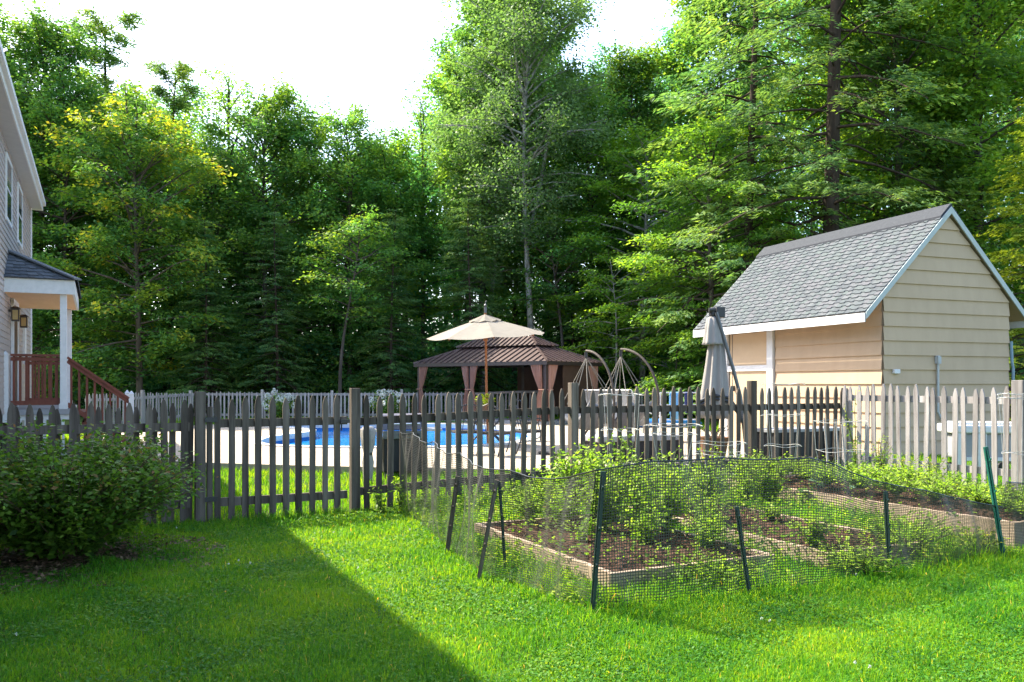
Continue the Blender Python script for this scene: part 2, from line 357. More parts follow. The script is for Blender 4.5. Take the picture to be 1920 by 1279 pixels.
m.add([(EX+.05, -HL-.2, rz_), (EX+.05, .22, rz_), (-4.5, .22, rz_+3.3), (-4.5, -HL-.2, rz_+3.3), (-9.4, .22, rz_), (-9.4, -HL-.2, rz_)], [(0, 1, 2, 3), (3, 2, 4, 5), (1, 4, 2), (0, 3, 5), (0, 5, 4, 1)]); m.obj('roof', SHINGLE_DK, house)
m = MB(); m.box((.022, -.06, 3.38), (.03, .12, 4.98)); m.obj('corner_board', WHITE, house)
for (ya, yb, za, zb) in ((-6.85, -5.75, 4.45, 5.62), (-4.25, -3.15, 4.42, 5.62)):
    m = MB(); yc, zc = (ya+yb)/2, (za+zb)/2
    for a in (ya, yb): m.box((.024, a, zc), (.03, .07, zb-za+.07))
    for b in (za, zb): m.box((.025, yc, b), (.032, yb-ya-.07, .07))
    m.box((.026, yc, zc), (.022, yb-ya-.09, .035)); w = m.obj('window', WHITE, house)
    m = MB(); m.box((.024, yc, zc), (.012, yb-ya-.07, zb-za-.07)); m.obj('pane', GLASS, w)
m = MB()
for a in (-5.72, -4.58): m.box((.04, a, 1.98), (.05, .12, 2.1))
m.box((.041, -5.15, 3.02), (.052, 1.26, .1)); dr_ = m.obj('door_frame', WHITE, house)
m = MB(); m.box((.03, -5.15, 1.96), (.03, 1.0, 2.02)); m.box((.05, -5.15, 2.4), (.02, .6, .8)); m.obj('door', DOORM, dr_)
m = MB(); m.box((.034, -2.55, 2.35), (.05, .42, 1.0)); m.obj('white_trim', WHITE, house)
for y in (-6.15, -4.05):
    m = MB(); m.box((.12, y, 2.72), (.13, .13, .24)); m.box((.12, y, 2.86), (.18, .18, .04), top=.4); m.box((.04, y, 2.8), (.1, .05, .05)); l = m.obj('wall_lantern', BRONZE, house)
    m = MB(); m.box((.12, y, 2.72), (.138, .09, .18)); m.box((.12, y, 2.72), (.09, .138, .181)); m.obj('lantern_glass', surf('amber_glass', (.35, .24, .10), (.45, .32, .14), 5, rough=.2), l)
# porch
px0, pN, pF = 1.15, -7.07, -3.25
m = MB(); m.box((.57, (pN+pF)/2, .88), (1.1, pF-pN-.1, .1)); m.obj('porch_floor', GREYTOP, house)
m = MB()
for i in range(9): m.box((.15+.1*i, pN+.12, .42), (.05, .03, .8), 0)
m.box((.57, pN+.13, .78), (1.1, .04, .09)); m.box((.57, pN+.13, .06), (1.1, .04, .09)); m.obj('porch_skirt', WHITE, house)
m = MB()
m.box((.575, pN+.02, 3.2), (1.15, .04, .26)); m.box((.575, pF-.02, 3.2), (1.15, .04, .26)); m.box((px0-.02, (pN+pF)/2, 3.2), (.04, pF-pN-.08, .262)); m.obj('porch_fascia', WHITE, house)
m = MB(); m.box((.56, (pN+pF)/2, 3.085), (1.1, pF-pN-.1, .02)); m.obj('porch_ceiling', PORCHCEIL, house)
m = MB(); A = [(px0+.05, pN-.05, 3.335), (px0+.05, pF+.05, 3.335), (0, pF+.05, 3.335), (0, pN-.05, 3.335)]; B1 = (0.02, -6.2, 3.92); B2 = (0.02, -4.1, 3.92)
def courses(m, a, b, c, d, n, t=.012):               # a-b lower edge, d-c upper edge, stepped shingle courses
    a, b, c, d = map(Vector, (a, b, c, d)); nn = (b-a).cross(d-a).normalized(); sd = (a-d).normalized()
    for i in range(n):
        p, q = i/n, (i+1)/n
        l0 = a.lerp(d, p)+nn*t; l1 = b.lerp(c, p)+nn*t; u1 = b.lerp(c, q); u0 = a.lerp(d, q)
        k = max(2, int((l1-l0).length/.125)); cuts = [0]+[min(max((j+R_.uniform(-.25, .25))/k, .01), .99) for j in range(1, k)]+[1]
        for j in range(k):
            x0, x1 = cuts[j], cuts[j+1]; tt = R_.random(); lo_ = (j % 2) if t > .01 else 0; e = nn*(t*.7*lo_)+sd*(.032*lo_)
            if i == 0: e = nn*(t*.7*lo_)
            pa, pb, pc, pd = l0.lerp(l1, x0)+e, l0.lerp(l1, x1)+e, u0.lerp(u1, x1), u0.lerp(u1, x0)
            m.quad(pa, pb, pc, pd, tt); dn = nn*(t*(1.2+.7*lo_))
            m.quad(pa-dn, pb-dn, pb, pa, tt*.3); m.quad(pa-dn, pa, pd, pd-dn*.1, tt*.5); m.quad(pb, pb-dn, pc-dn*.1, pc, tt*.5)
courses(m, A[3], A[0], B1, B1, 8); courses(m, A[0], A[1], B2, B1, 8); courses(m, A[1], A[2], B2, B2, 8)
m.bar(Vector(A[0])+Vector((0, 0, .02)), Vector(B1)+Vector((0, 0, .02)), .2, .03, tint=1); m.obj('porch_roof', SHINGLE_DK, house)
for y in (-6.92, -3.42):
    m = MB(); m.box((.957, y, 2.0), (.115, .115, 2.15)); m.box((.957, y, .98), (.15, .15, .1)); m.obj('porch_post', WHITE, house, bevel=.006)
def railing(p0, p1, nb, zt0, zt1, zb0, zb1):
    m = MB(); m.bar((*p0, zt0), (*p1, zt1), .09, .045); m.bar((*p0, zt0-.07), (*p1, zt1-.07), .035, .07); r = m.obj('railing', REDWOOD, house)
    m = MB(); m.bar((*p0, zb0), (*p1, zb1), .04, .08); m.obj('bottom_rail', REDWOOD, r)
    for i in range(nb):
        k = (i+.5)/nb; x = p0[0]*(1-k)+p1[0]*k; y = p0[1]*(1-k)+p1[1]*k; a = zb0*(1-k)+zb1*k; b = zt0*(1-k)+zt1*k
        m = MB(); m.box((x, y+.028, (a+b)/2), (.04, .035, b-a-.02)); m.obj('baluster', REDWOOD, r)
railing((.10, -6.92), (.90, -6.92), 8, 1.93, 1.93, 1.05, 1.05)
railing((1.02, -6.92), (2.08, -6.92), 8, 1.90, 1.12, 1.02, .24)
railing((.10, -3.42), (.90, -3.42), 6, 1.93, 1.93, 1.05, 1.05)
for x, y, a, b in ((2.12, -6.92, 0, 1.2), (.03, -7.02, .7, 1.93), (2.12, -4.4, 0, 1.2)):
    m = MB(); m.box((x, y, (a+b)/2), (.09, .09, b-a)); m.box((x, y, b+.035), (.11, .11, .07), top=.1); m.obj('newel_post', WHITE, house)
m = MB()
for i in range(5): m.box((1.2+.2*i, -5.66, .86-.19*i-.02), (.27, 2.4, .045)); m.box((1.32+.2*i, -5.66, .40-.095*i), (.03, 2.38, .8-.19*i))
m.obj('steps', REDWOOD, house)

# ------------------------------------------------------------------ garden shed (local x along the gable, y away)
SYAW = math.atan2(.356, .934)
shed = thing('shed', 'tan clapboard shed with a steep grey shingle roof beyond the picket fence', 'shed', (6.516, 15.0, 0), SYAW)
W, L, ZE, ZR = 3.03, 4.9, 2.96, 4.475
m = MB()
def gx(z): return max(0.0, z-ZE)
for k in range(-5, 13):
    z0, z1 = 1.4+.255*k, 1.4+.255*(k+1)
    z0 = max(z0, .05)
    if z1 > ZR-.02: z1 = ZR-.02
    if z1-z0 < .03: continue
    a0, a1 = gx(z0), gx(z1)
    m.quad((a0, -.036, z0), (W-a0, -.036, z0), (W-a1, -.008, z1), (a1, -.008, z1)); m.quad((a0, 0, z0), (W-a0, 0, z0), (W-a0, -.036, z0), (a0, -.036, z0))
    if z0 < 2.9:
        zz = min(z1, 2.97)
        for (ya, yb) in ((0, 2.9), (4.72, L)):
            m.quad((-.036, yb, z0), (-.036, ya, z0), (-.008, ya, zz), (-.008, yb, zz)); m.quad((0, yb, z0), (0, ya, z0), (-.036, ya, z0), (-.036, yb, z0))
m.box((W/2, L/2, 1.48), (W-.012, L-.012, 2.94))
for y in (.008, L-.008): m.add([(.01, y, 2.95), (W-.01, y, 2.95), (W/2, y, ZR-.01)], [(0, 1, 2)])
m.obj('wall', TAN, shed)
m = MB(); m.box((-.018, 3.81, 1.3), (.02, 1.3, 2.4)); m.obj('door_panel', TANDOOR, shed)
m = MB()
for y in (3.03, 4.62): m.box((-.04, y, 1.4), (.06, .19, 2.75))
m.box((-.038, 3.83, 1.74), (.056, 1.4, .12)); m.box((-.038, 3.83, 2.72), (.056, 1.4, .12)); m.obj('door_trim', WHITE, shed)
m = MB(); m.box((-.028, 4.38, 1.5), (.012, .012, 2.2)); m.box((-.05, 4.3, 1.3), (.05, .03, .12)); m.obj('door_latch', DKMETAL, shed)
m = MB()
OX, Y0, Y1, ZT = -.45, -.07, 5.28, 4.62
for sgn in (0, 1):
    f = (lambda x: x) if not sgn else (lambda x: W-x)
    lo, hi = (f(OX), ZT-(W/2-OX)), (W/2, ZT)
    if not sgn: courses(m, (lo[0], Y1, lo[1]), (lo[0], Y0, lo[1]), (hi[0], Y0, hi[1]), (hi[0], Y1, hi[1]), 25)
    else: courses(m, (lo[0], Y0, lo[1]), (lo[0], Y1, lo[1]), (hi[0], Y1, hi[1]), (hi[0], Y0, hi[1]), 21)
rf = m.obj('roof', SHINGLE, shed)
m = MB()
for f in ((lambda x: x), (lambda x: W-x)):
    m.add([(f(OX+.02), Y0+.02, ZT-(W/2-OX)-.05), (W/2, Y0+.02, ZT-.07), (W/2, Y1-.02, ZT-.07), (f(OX+.02), Y1-.02, ZT-(W/2-OX)-.05)], [(0, 1, 2, 3)])
m.obj('roof_deck', TAN, rf)
m = MB()
for k in (0, 1):
    x0 = W/2+(-.24 if not k else .24)
    m.add([(W/2, Y0, ZT+.055), (W/2, Y1, ZT+.055), (x0, Y1, ZT-.24+.055), (x0, Y0, ZT-.24+.055), (W/2, Y0, ZT), (W/2, Y1, ZT), (x0, Y1, ZT-.235), (x0, Y0, ZT-.235)], [(0, 1, 2, 3), (3, 2, 6, 7), (0, 3, 7, 4), (1, 5, 6, 2)])
m.obj('ridge_cap', RIDGE, rf)
m = MB()
for f in ((lambda x: x), (lambda x: W-x)): m.box((f(OX-.012), (Y0+Y1)/2, ZT-(W/2-OX)-.10), (.024, Y1-Y0, .16))
m.obj('fascia', WHITE, shed)
m = MB(); RK = surf('rake_trim', (.34, .38, .37), (.42, .46, .45), 6, rough=.6)
for y in (Y0-.012, Y1+.012):
    for f in ((lambda x: x), (lambda x: W-x)):
        b0, b1 = ZT-(W/2-OX)-.005, ZT-.005
        p = [(f(OX), b0-.125), (W/2, b1-.125), (W/2, b1), (f(OX), b0)]
        m = MB(); m.plate(p if f(0) == 0 else p[::-1], y-.012, y+.012); m.obj('rake_board', RK, shed)
m = MB(); m.tube([(1.22, -.06, 1.80), (1.22, -.06, .9), (1.28, -.07, .78), (1.40, -.09, .72)], .022); m.box((1.22, -.06, 1.83), (.075, .08, .13)); m.tube([(1.22, -.06, 1.87), (1.22, -.06, 1.91)], .035); m.obj('conduit', PVC, shed)
m = MB(); m.box((.26, -.05, 1.62), (.13, .06, .075)); m.obj('outlet_box', WHITE, shed, bevel=.008)
m = MB(); m.tube([(W+.03, -.04, 2.2), (W+.04, -.05, 1.8), (W+.07, -.05, 1.7), (W+.07, -.05, .2)], .026); m.obj('drain_pipe', surf('blue_grey_pipe', (.16, .24, .30), (.22, .31, .37), 6, rough=.5), shed)

# ------------------------------------------------------------------ picket fences
F0 = Vector((-3.14, 8.59))
def fpt(t, off=0): return (F0.x+AX[0]*t+AV[0]*off, F0.y+AX[1]*t+AV[1]*off)
def picket_mesh(w, h, th=.019, seed=0, tip=0):
    r = random.Random(seed); m = MB(); j = lambda: r.uniform(-.003, .003)
    if tip == 0: p = [(-w/2, 0), (w/2, 0), (w/2+j(), h*.5), (w/2, h-.105), (w*.40, h-.055), (w*.17, h-.008), (.0, h), (-w*.17, h-.008), (-w*.40, h-.055), (-w/2, h-.105), (-w/2+j(), h*.5)]
    else: p = [(-w/2, 0), (w/2, 0), (w/2+j(), h*.5), (w/2, h-.10), (w*.12, h), (-w*.12, h), (-w/2, h-.10), (-w/2+j(), h*.5)]
    m.plate(p, -th/2, th/2); return m.mesh('picket')
PK = [picket_mesh(.064, 1.2, seed=i) for i in range(4)]
PKS = [picket_mesh(.064, 1.2, seed=20+i) for i in range(4)]
PKF = [picket_mesh(.062, 1.2, seed=9+i) for i in range(2)]
def run_fence(root, a, b, ground, top, spacing, mat, meshes, side=-1, posts=(), rails=(.22, 1.0), post_h=1.3, start=.0, skip=None, lean=.018, ps=.1, railmat=None, second=False):
    # a,b are x positions in the fence's own frame (x along it); pickets on side*y
    n = int((b-a)/spacing)
    for i in range(n+1):
        x = a+start+i*spacing
        if x > b or any(abs(x-p) < ps*.75 for p in posts): continue
        o = link('picket', R_.choice(meshes), mat, root); g = ground(x); h = (top(x)-g+R_.uniform(-.02, .02))/1.2
        o.location = (x+R_.uniform(-.006, .006), side*.03, g+.02); o.scale = (R_.uniform(.94, 1.08), 1, h-.012); o.rotation_euler = (R_.uniform(-.01, .01), R_.uniform(-lean, lean), R_.uniform(-.03, .03))
        if second:
            o = link('picket', R_.choice(meshes), mat, root); o.location = (x+.06, -side*.04, g+.02); o.scale = (.95, 1, h-.045); o.rotation_euler = (0, R_.uniform(-lean, lean), 0)
    for p in posts:
        g = ground(p); m = MB(); m.box((p, 0, (g+top(p)+.09)/2-.1), (ps, ps, top(p)+.09-g+.2)); m.obj('post', mat, root, bevel=.006)
    for rz in rails:
        m = MB(); k = max(2, int((b-a)/1.2)); xs = [a+(b-a)*i/k for i in range(k+1)]
        for x0, x1 in zip(xs[:-1], xs[1:]): m.bar((x0, side*-.002, ground(x0)+rz), (x1+.004, side*-.002, ground(x1)+rz), .036, .085)
        m.obj('rail', railmat or mat, root)
def fgr(t): x, y = fpt(t); return float(gz(x, y))
def ftop(t): return 1.215+.14*float(sstep((t+2)/9))
FENCE_BASE = (F0.x, F0.y, 0)
fl = thing('picket_fence', 'weathered grey double-sided picket fence behind the dark shrub beside the gate', 'fence', FENCE_BASE, YAW)
run_fence(fl, -3.3, -.10, fgr, ftop, .165, WOODG, PK, posts=(0,), second=True, rails=(.20, .97))
fr = thing('picket_fence', 'long weathered picket fence running from the gate behind the vegetable garden', 'fence', FENCE_BASE, YAW)
run_fence(fr, 1.62, 8.95, fgr, ftop, .1365, WOODG, PK, posts=(1.59, 4.33, 7.16), start=.09, rails=(.22, .98))
gt = thing('picket_gate', 'grey picket gate standing closed between two tall square posts', 'gate', FENCE_BASE, YAW)
run_fence(gt, .16, 1.5, fgr, lambda t: ftop(t)+.015, .1365, WOODG, PK, rails=(.20, 1.0), lean=.006)
m = MB(); m.box((1.47, -.05, 1.0), (.1, .03, .04)); m.tube([(1.42, -.06, 1.0), (1.42, -.09, .98), (1.42, -.09, .9)], .008); m.obj('latch', DKMETAL, gt)
for zz in (.24, 1.04):
    m = MB(); m.box((.10, -.055, zz), (.12, .012, .05)); m.obj('hinge', DKMETAL, gt)
m = MB(); m.box((.09, 0, .55), (.05, .09, 1.24)); m.obj('hinge_board', WOODG, gt)
# the run that turns toward the camera on the right: own x axis points toward the camera
T = 8.83; bx_, by_ = fpt(T)
fs = thing('picket_fence', 'sunlit silver-grey picket fence section in front of the tan shed', 'fence', (bx_, by_, 0), math.atan2(-.899, .438))
sg = lambda x: float(gz(bx_+.438*x, by_-.899*x))
run_fence(fs, .08, 3.4, sg, lambda x: 1.365+.015*math.sin(x*2), .1365, WOODS, PKS, side=-1, posts=(2.70,), rails=(.24, 1.1), lean=.022, ps=.145)
# far fence, in three runs
FY = 30.2
def far_fence(label, xa, ya, xb, yb, posts, sp=.142):
    d = Vector((xb-xa, yb-ya)); Ln = d.length; r = thing('picket_fence', label, 'fence', (xa, ya, 0), math.atan2(d.y, d.x))
    g = lambda x: float(gz(xa+d.x/Ln*x, ya+d.y/Ln*x))
    run_fence(r, 0, Ln, g, lambda x: 1.10+.02*math.sin(x), sp, WOODL, PKF, posts=[p*Ln for p in posts], rails=(.2, .92), ps=.09)
far_fence('far short run of pale pickets behind the porch steps', -12.6, 25.2, -11.3, 30.0, (.5, 1.0))
far_fence('long far picket fence along the woods behind the pool', -11.3, 30.2, 2.4, 30.2, (.18, .36, .54, .72, .9))
far_fence('far picket fence seen past the hanging chairs and closed umbrella', 2.45, 30.2, 8.6, 28.6, (.0, .5, .98))
# ------------------------------------------------------------------ gazebo
gyaw = math.atan2(-.626, .78); ga, gb = 2.925, 1.6
GC = Vector((1.08-.78*ga+.626*gb, 26.5+.626*ga+.78*gb)); gg = .20
gaz = thing('gazebo', 'brown metal two-tier roof gazebo with tied back curtains beyond the pool', 'gazebo', (GC.x, GC.y, gg), gyaw)
def hip(m, a, b, z0, a1, b1, z1, rib=.26):
    lo = [(-a, -b), (a, -b), (a, b), (-a, b)]; hi = [(-a1, -b1), (a1, -b1), (a1, b1), (-a1, b1)]
    for i in range(4):
        j = (i+1) % 4; A, B, C, D = Vector((*lo[i], z0)), Vector((*lo[j], z0)), Vector((*hi[j], z1)), Vector((*hi[i], z1))
        m.quad(A, B, C, D); e = (B-A); Ln = e.length; e.normalize(); k = int(Ln/rib); nn = e.cross(D-A).normalized()
        s0 = (D-A).dot(e); s1 = (C-A).dot(e); up = (D-A)-e*s0
        for q in range(1, k):
            s = Ln*q/k; f = 1.0 if s0 <= s <= s1 else (s/s0 if s < s0 else (Ln-s)/(Ln-s1))
            p = A+e*s; m.bar(p+nn*.015, p+up*f+nn*.015, .05, .045, up=nn)
        m.bar(A+nn*.01, D+nn*.01, .07, .06)
    for sg_ in (-1,): m.quad((-a, -b, z0-.02), (-a, b, z0-.02), (a, b, z0-.02), (a, -b, z0-.02))
ez = 1.92
m = MB(); hip(m, ga, gb, ez, 1.5, .35, ez+.58); m.obj('lower_roof', GAZROOF, gaz)
m = MB(); hip(m, 1.78, .62, ez+.57, 1.1, .03, ez+.90, .2); m.obj('upper_roof', GAZROOF, gaz)
m = MB()
for s in (-1, 1): m.box((0, s*(gb-.03), ez-.06), (2*ga, .05, .12)); m.box((s*(ga-.03), 0, ez-.06), (.05, 2*gb-.1, .12))
m.obj('eave_beam', BRONZE, gaz)
for x in (-(ga-.16), -.35, ga-.16):
    for y in (-(gb-.16), gb-.16):
        m = MB(); m.box((x, y, ez/2-.1), (.12, .12, ez+.1)); m.bar((x, y, ez-.45), (x+(.35 if x < 1 else -.35), y, ez-.1), .05, .07); m.obj('post', BRONZE, gaz)
def curtain(x, y, dirx, tie=1.02, top=.5, low=.22, along=(1, 0)):
    nu, nv = 29, 22; vs, fs = [], []
    for j in range(nv+1):
        z = 1.80*(1-j/nv)+.03; k = (z-tie)
        w = .10+(top-.10)*(max(k, 0)/.8)**.8 if k > 0 else .10+(low-.10)*min(1, -k/.35)**.7
        off = dirx*(w*.5)
        for i in range(nu+1):
            u = i/nu-.5; d = (.035+.05*w)*math.sin(u*math.pi*11+.4*math.sin(z*5))
            vs.append((x+along[0]*(off+u*w)-along[1]*d, y+along[1]*(off+u*w)+along[0]*d, z))
    for j in range(nv):
        for i in range(nu): a = j*(nu+1)+i; fs.append((a, a+1, a+nu+2, a+nu+1))
    mm = MB(); mm.add(vs, fs); o = mm.obj('curtain', CURT, gaz, smooth=True)
    t = MB(); t.tube([(x-.1, y-.06, tie), (x+.1, y-.06, tie), (x+.1, y+.06, tie), (x-.1, y+.06, tie), (x-.1, y-.06, tie)], .015); t.obj('tie', CURT, o)
fy = -(gb-.16)
curtain(-(ga-.16)+.06, fy-.08, 1, top=.42); curtain(-.40, fy-.08, -1, top=.30); curtain(-.30, fy-.08, 1, top=.30); curtain(ga-.24, fy-.08, -1, top=.46)
curtain(ga-.08, fy+.08, 1, top=.4, along=(0, 1)); curtain(ga-.08, gb-.26, -1, top=.45, along=(0, 1))
m = MB(); m.box((1.05, gb-.2, 1.0), (3.3, .03, 1.6)); m.box((ga-.16, .3, 1.0), (.03, 1.6, 1.6)); m.obj('screen', NETBROWN, gaz)
m = MB(); m.box((0, 0, -.03), (2*ga-.1, 2*gb-.1, .1)); m.obj('floor', GREYTOP, gaz)

# ------------------------------------------------------------------ open parasol, table and chairs
ux, uy = -.56, 18.0
um = thing('parasol', 'open cream canvas parasol on a reddish wooden pole above the patio table', 'parasol', (ux, uy, DZ))
m = MB(); rr, zr, zt = 1.26, 2.30, 2.68; n = 8
for k in range(n):
    a0, a1 = 2*math.pi*(k+.2)/n, 2*math.pi*(k+1.2)/n; N = 6
    for j in range(N):
        q0, q1 = .12+.88*j/N, .12+.88*(j+1)/N
        zf = lambda q, md: zt-(zt-zr)*(q**1.12)-md*.035*q
        for e in range(4):
            b0, b1 = a0+(a1-a0)*e/4, a0+(a1-a0)*(e+1)/4
            s0, s1 = math.sin(math.pi*e/4), math.sin(math.pi*(e+1)/4)
            c0 = 1-.055*s0; c1_ = 1-.055*s1
            m.quad((rr*q0*c0*math.cos(b0), rr*q0*c0*math.sin(b0), zf(q0, s0)), (rr*q1*c0*math.cos(b0), rr*q1*c0*math.sin(b0), zf(q1, s0)), (rr*q1*c1_*math.cos(b1), rr*q1*c1_*math.sin(b1), zf(q1, s1)), (rr*q0*c1_*math.cos(b1), rr*q0*c1_*math.sin(b1), zf(q0, s1)))
def tilt(o):
    M_ = Matrix.Rotation(.085, 4, 'X') @ Matrix.Rotation(-.05, 4, 'Y'); p = Vector((0, 0, 2.5)); o.matrix_local = Matrix.Translation(p) @ M_ @ Matrix.Translation(-p); return o
tilt(m.obj('canopy', CANVAS, um, smooth=False))
m = MB(); N = 32; vs = [(0, 0, zt+.07)]
for k in range(N):
    a = 2*math.pi*k/N; vs.append((.34*math.cos(a), .34*math.sin(a), zt-.075+.015*math.cos(8*a)))
m.add(vs, [(0, 1+k, 1+(k+1) % N) for k in range(N)]); tilt(m.obj('vent_cap', CANVAS, um))
m = MB(); m.tube([(.05, 0, 0), (.02, 0, 1.2), (0, 0, zt+.1)], .026, 10); m.obj('pole', POLEWOOD, um)
m = MB(); m.tube([(0, 0, zt+.1), (0, 0, zt+.22)], .03); m.lathe([(.0, zt+.3), (.035, zt+.26), (.0, zt+.2)]); m.tube([(0, 0, zt+.22), (0, 0, zt+.33), (.02, 0, zt+.35)], .01); m.obj('finial', GREYMETAL, um)
for k in range(n):
    a = 2*math.pi*(k+.2)/n; m = MB(); m.bar((0.03*math.cos(a), .03*math.sin(a), zt-.06), (rr*.97*math.cos(a), rr*.97*math.sin(a), zr-.02), .02, .028); m.bar((.03*math.cos(a), .03*math.sin(a), 2.24), (rr*.45*math.cos(a), rr*.45*math.sin(a), zt-.21), .014, .016); tilt(m.obj('rib', POLEWOOD, um))
m = MB(); m.lathe([(.04, zr-.12), (.05, zr-.10), (.05, zr-.05), (.04, zr-.03)]); m.obj('hub', POLEWOOD, um)
tb = thing('patio_table', 'round patio table with scrolled metal legs under the cream parasol', 'table', (ux+.02, uy, DZ))
m = MB(); m.lathe([(.62, .64), (.64, .65), (.64, .675), (.62, .685), (.05, .685)], n=28); m.obj('tabletop', surf('table_glass', (.22, .22, .21), (.32, .32, .31), 8, rough=.15, spec=.6), tb)
for k in range(4):
    a = math.pi*(.25+k/2); c, s = math.cos(a), math.sin(a)
    m = MB(); m.tube([(c*r, s*r, z) for r, z in ((.5, .63), (.36, .5), (.2, .36), (.24, .2), (.42, .08), (.5, 0))], .016, 6); m.obj('leg', DKMETAL, tb)
pot = thing('potted_plant', 'lime green leafy plant in a pot on the patio table', 'plant', (ux, uy-.3, DZ+.687))
m = MB(); m.lathe([(.07, 0), (.10, .13), (.11, .14), (.09, .14)]); m.obj('pot', TERRA, pot)
def patio_chair(loc, rz, label):
    t = thing('patio_chair', label, 'chair', loc, rz, 'scrolled metal patio chairs around the table')
    m = MB(); m.box((0, 0, .42), (.46, .44, .03)); m.box((0, 0, .395), (.40, .38, .03)); m.obj('seat', DKMETAL, t, bevel=.01)
    m = MB(); B = [(-.22, .2, .42), (-.22, .26, .70), (-.15, .29, .88), (0, .30, .93), (.15, .29, .88), (.22, .26, .70), (.22, .2, .42)]; m.tube(B, .013, 6)
    for x in (-.11, 0, .11): m.tube([(x, .2, .43), (x, .255, .66), (x*.8, .295, .9)], .008, 5)
    for x in (-.055, .055):
        m.tube([(x+.04*math.cos(a), .25, .66+.05*math.sin(a)) for a in [i*.52 for i in range(13)]], .006, 5, cap=False)
    m.obj('backrest', DKMETAL, t)
    for s in (-1, 1):
        m = MB(); m.tube([(s*.22, .24, .66), (s*.27, .08, .66), (s*.27, -.14, .65), (s*.25, -.22, .58), (s*.23, -.2, .43)], .013, 6); m.obj('armrest', DKMETAL, t)
        m = MB(); m.tube([(s*.21, -.2, .41), (s*.24, -.25, .2), (s*.22, -.27, .012)], .014, 6); m.obj('leg', DKMETAL, t)
        m = MB(); m.tube([(s*.21, .2, .41), (s*.23, .25, .2), (s*.22, .32, .012)], .014, 6); m.obj('leg', DKMETAL, t)
    return t
for (px_, d, rz, lb) in ((872, 15.6, 3.5, 'scrolled black patio chair nearest the covered grill'), (932, 15.2, 2.6, 'scrolled black patio chair directly below the parasol pole'), (988, 15.8, 2.0, 'scrolled black patio chair facing left beside the tall square fence post'), (985, 19.2, .6, 'scrolled black patio chair on the pool side of the table')):
    patio_chair(((px_-960)/FOC*d, d, DZ), rz, lb)

# ------------------------------------------------------------------ grill and bundle
gx_, gy_ = (752-960)/FOC*12.9, 12.9; g0 = float(gz(gx_, gy_))
gr = thing('barbecue_grill', 'dark barbecue grill with a grey lid and black cabinet behind the fence', 'grill', (gx_, gy_, g0), .35)
m = MB(); m.box((0, 0, .34), (.62, .48, .5)); m.obj('cabinet', BLACKW, gr, bevel=.01)
m = MB(); m.box((0, -.26, .64), (.66, .03, .12)); m.obj('control_panel', GREYMETAL, gr, bevel=.008)
for x in (-.2, -.07, .07, .2):
    m = MB(); m.lathe([(.022, -.01), (.022, .02), (.015, .025)]); o = m.obj('knob', DKMETAL, gr, loc=(x, -.29, .64)); o.rotation_euler = (1.57, 0, 0)
m = MB(); prof = [(-.25, .71), (.25, .71), (.25, .80), (.19, .90), (.06, .945), (-.10, .93), (-.22, .83)]
vs = [(-.33, y, z) for y, z in prof]+[(.33, y, z) for y, z in prof]; k = len(prof)
m.add(vs, [tuple(range(k)), tuple(reversed(range(k, 2*k)))]+[((i+1) % k, i, k+i, k+(i+1) % k) for i in range(k)]); li = m.obj('lid', surf('purple_grey_lid', (.075, .068, .095), (.12, .11, .145), 4, rough=.4, spec=.5), gr, bevel=.012)
m = MB(); m.tube([(-.22, -.26, .80), (-.22, -.30, .80), (.22, -.30, .80), (.22, -.26, .80)], .012); m.obj('handle', STEEL, li)
for s in (-1, 1):
    m = MB(); m.box((s*.47, 0, .70), (.24, .42, .035)); m.obj('side_shelf', STEEL, gr, bevel=.008)
for x in (-.27, .27):
    for y in (-.2, .2):
        m = MB(); m.lathe([(.045, -.02), (.045, .02)], n=12); o = m.obj('wheel', DKMETAL, gr, loc=(x, y, .045)); o.rotation_euler = (0, 1.57, 0)
bd = thing('cloth_bundle', 'pale folded cloth bundle tied with a black strap beside the grill', 'cloth bundle', ((690-960)/FOC*12.0, 12.0, 0))
m = MB(); m.lathe([(.05, 0), (.06, .1), (.075, .3), (.055, .42), (.085, .55), (.10, .75), (.06, .80)], n=24, flute=.13, fn=6); m.obj('cloth', CANVASG, bd, smooth=True)
m = MB(); m.lathe([(.062, .40), (.064, .41), (.064, .435), (.062, .44)], n=16); m.obj('strap', DKMETAL, bd)

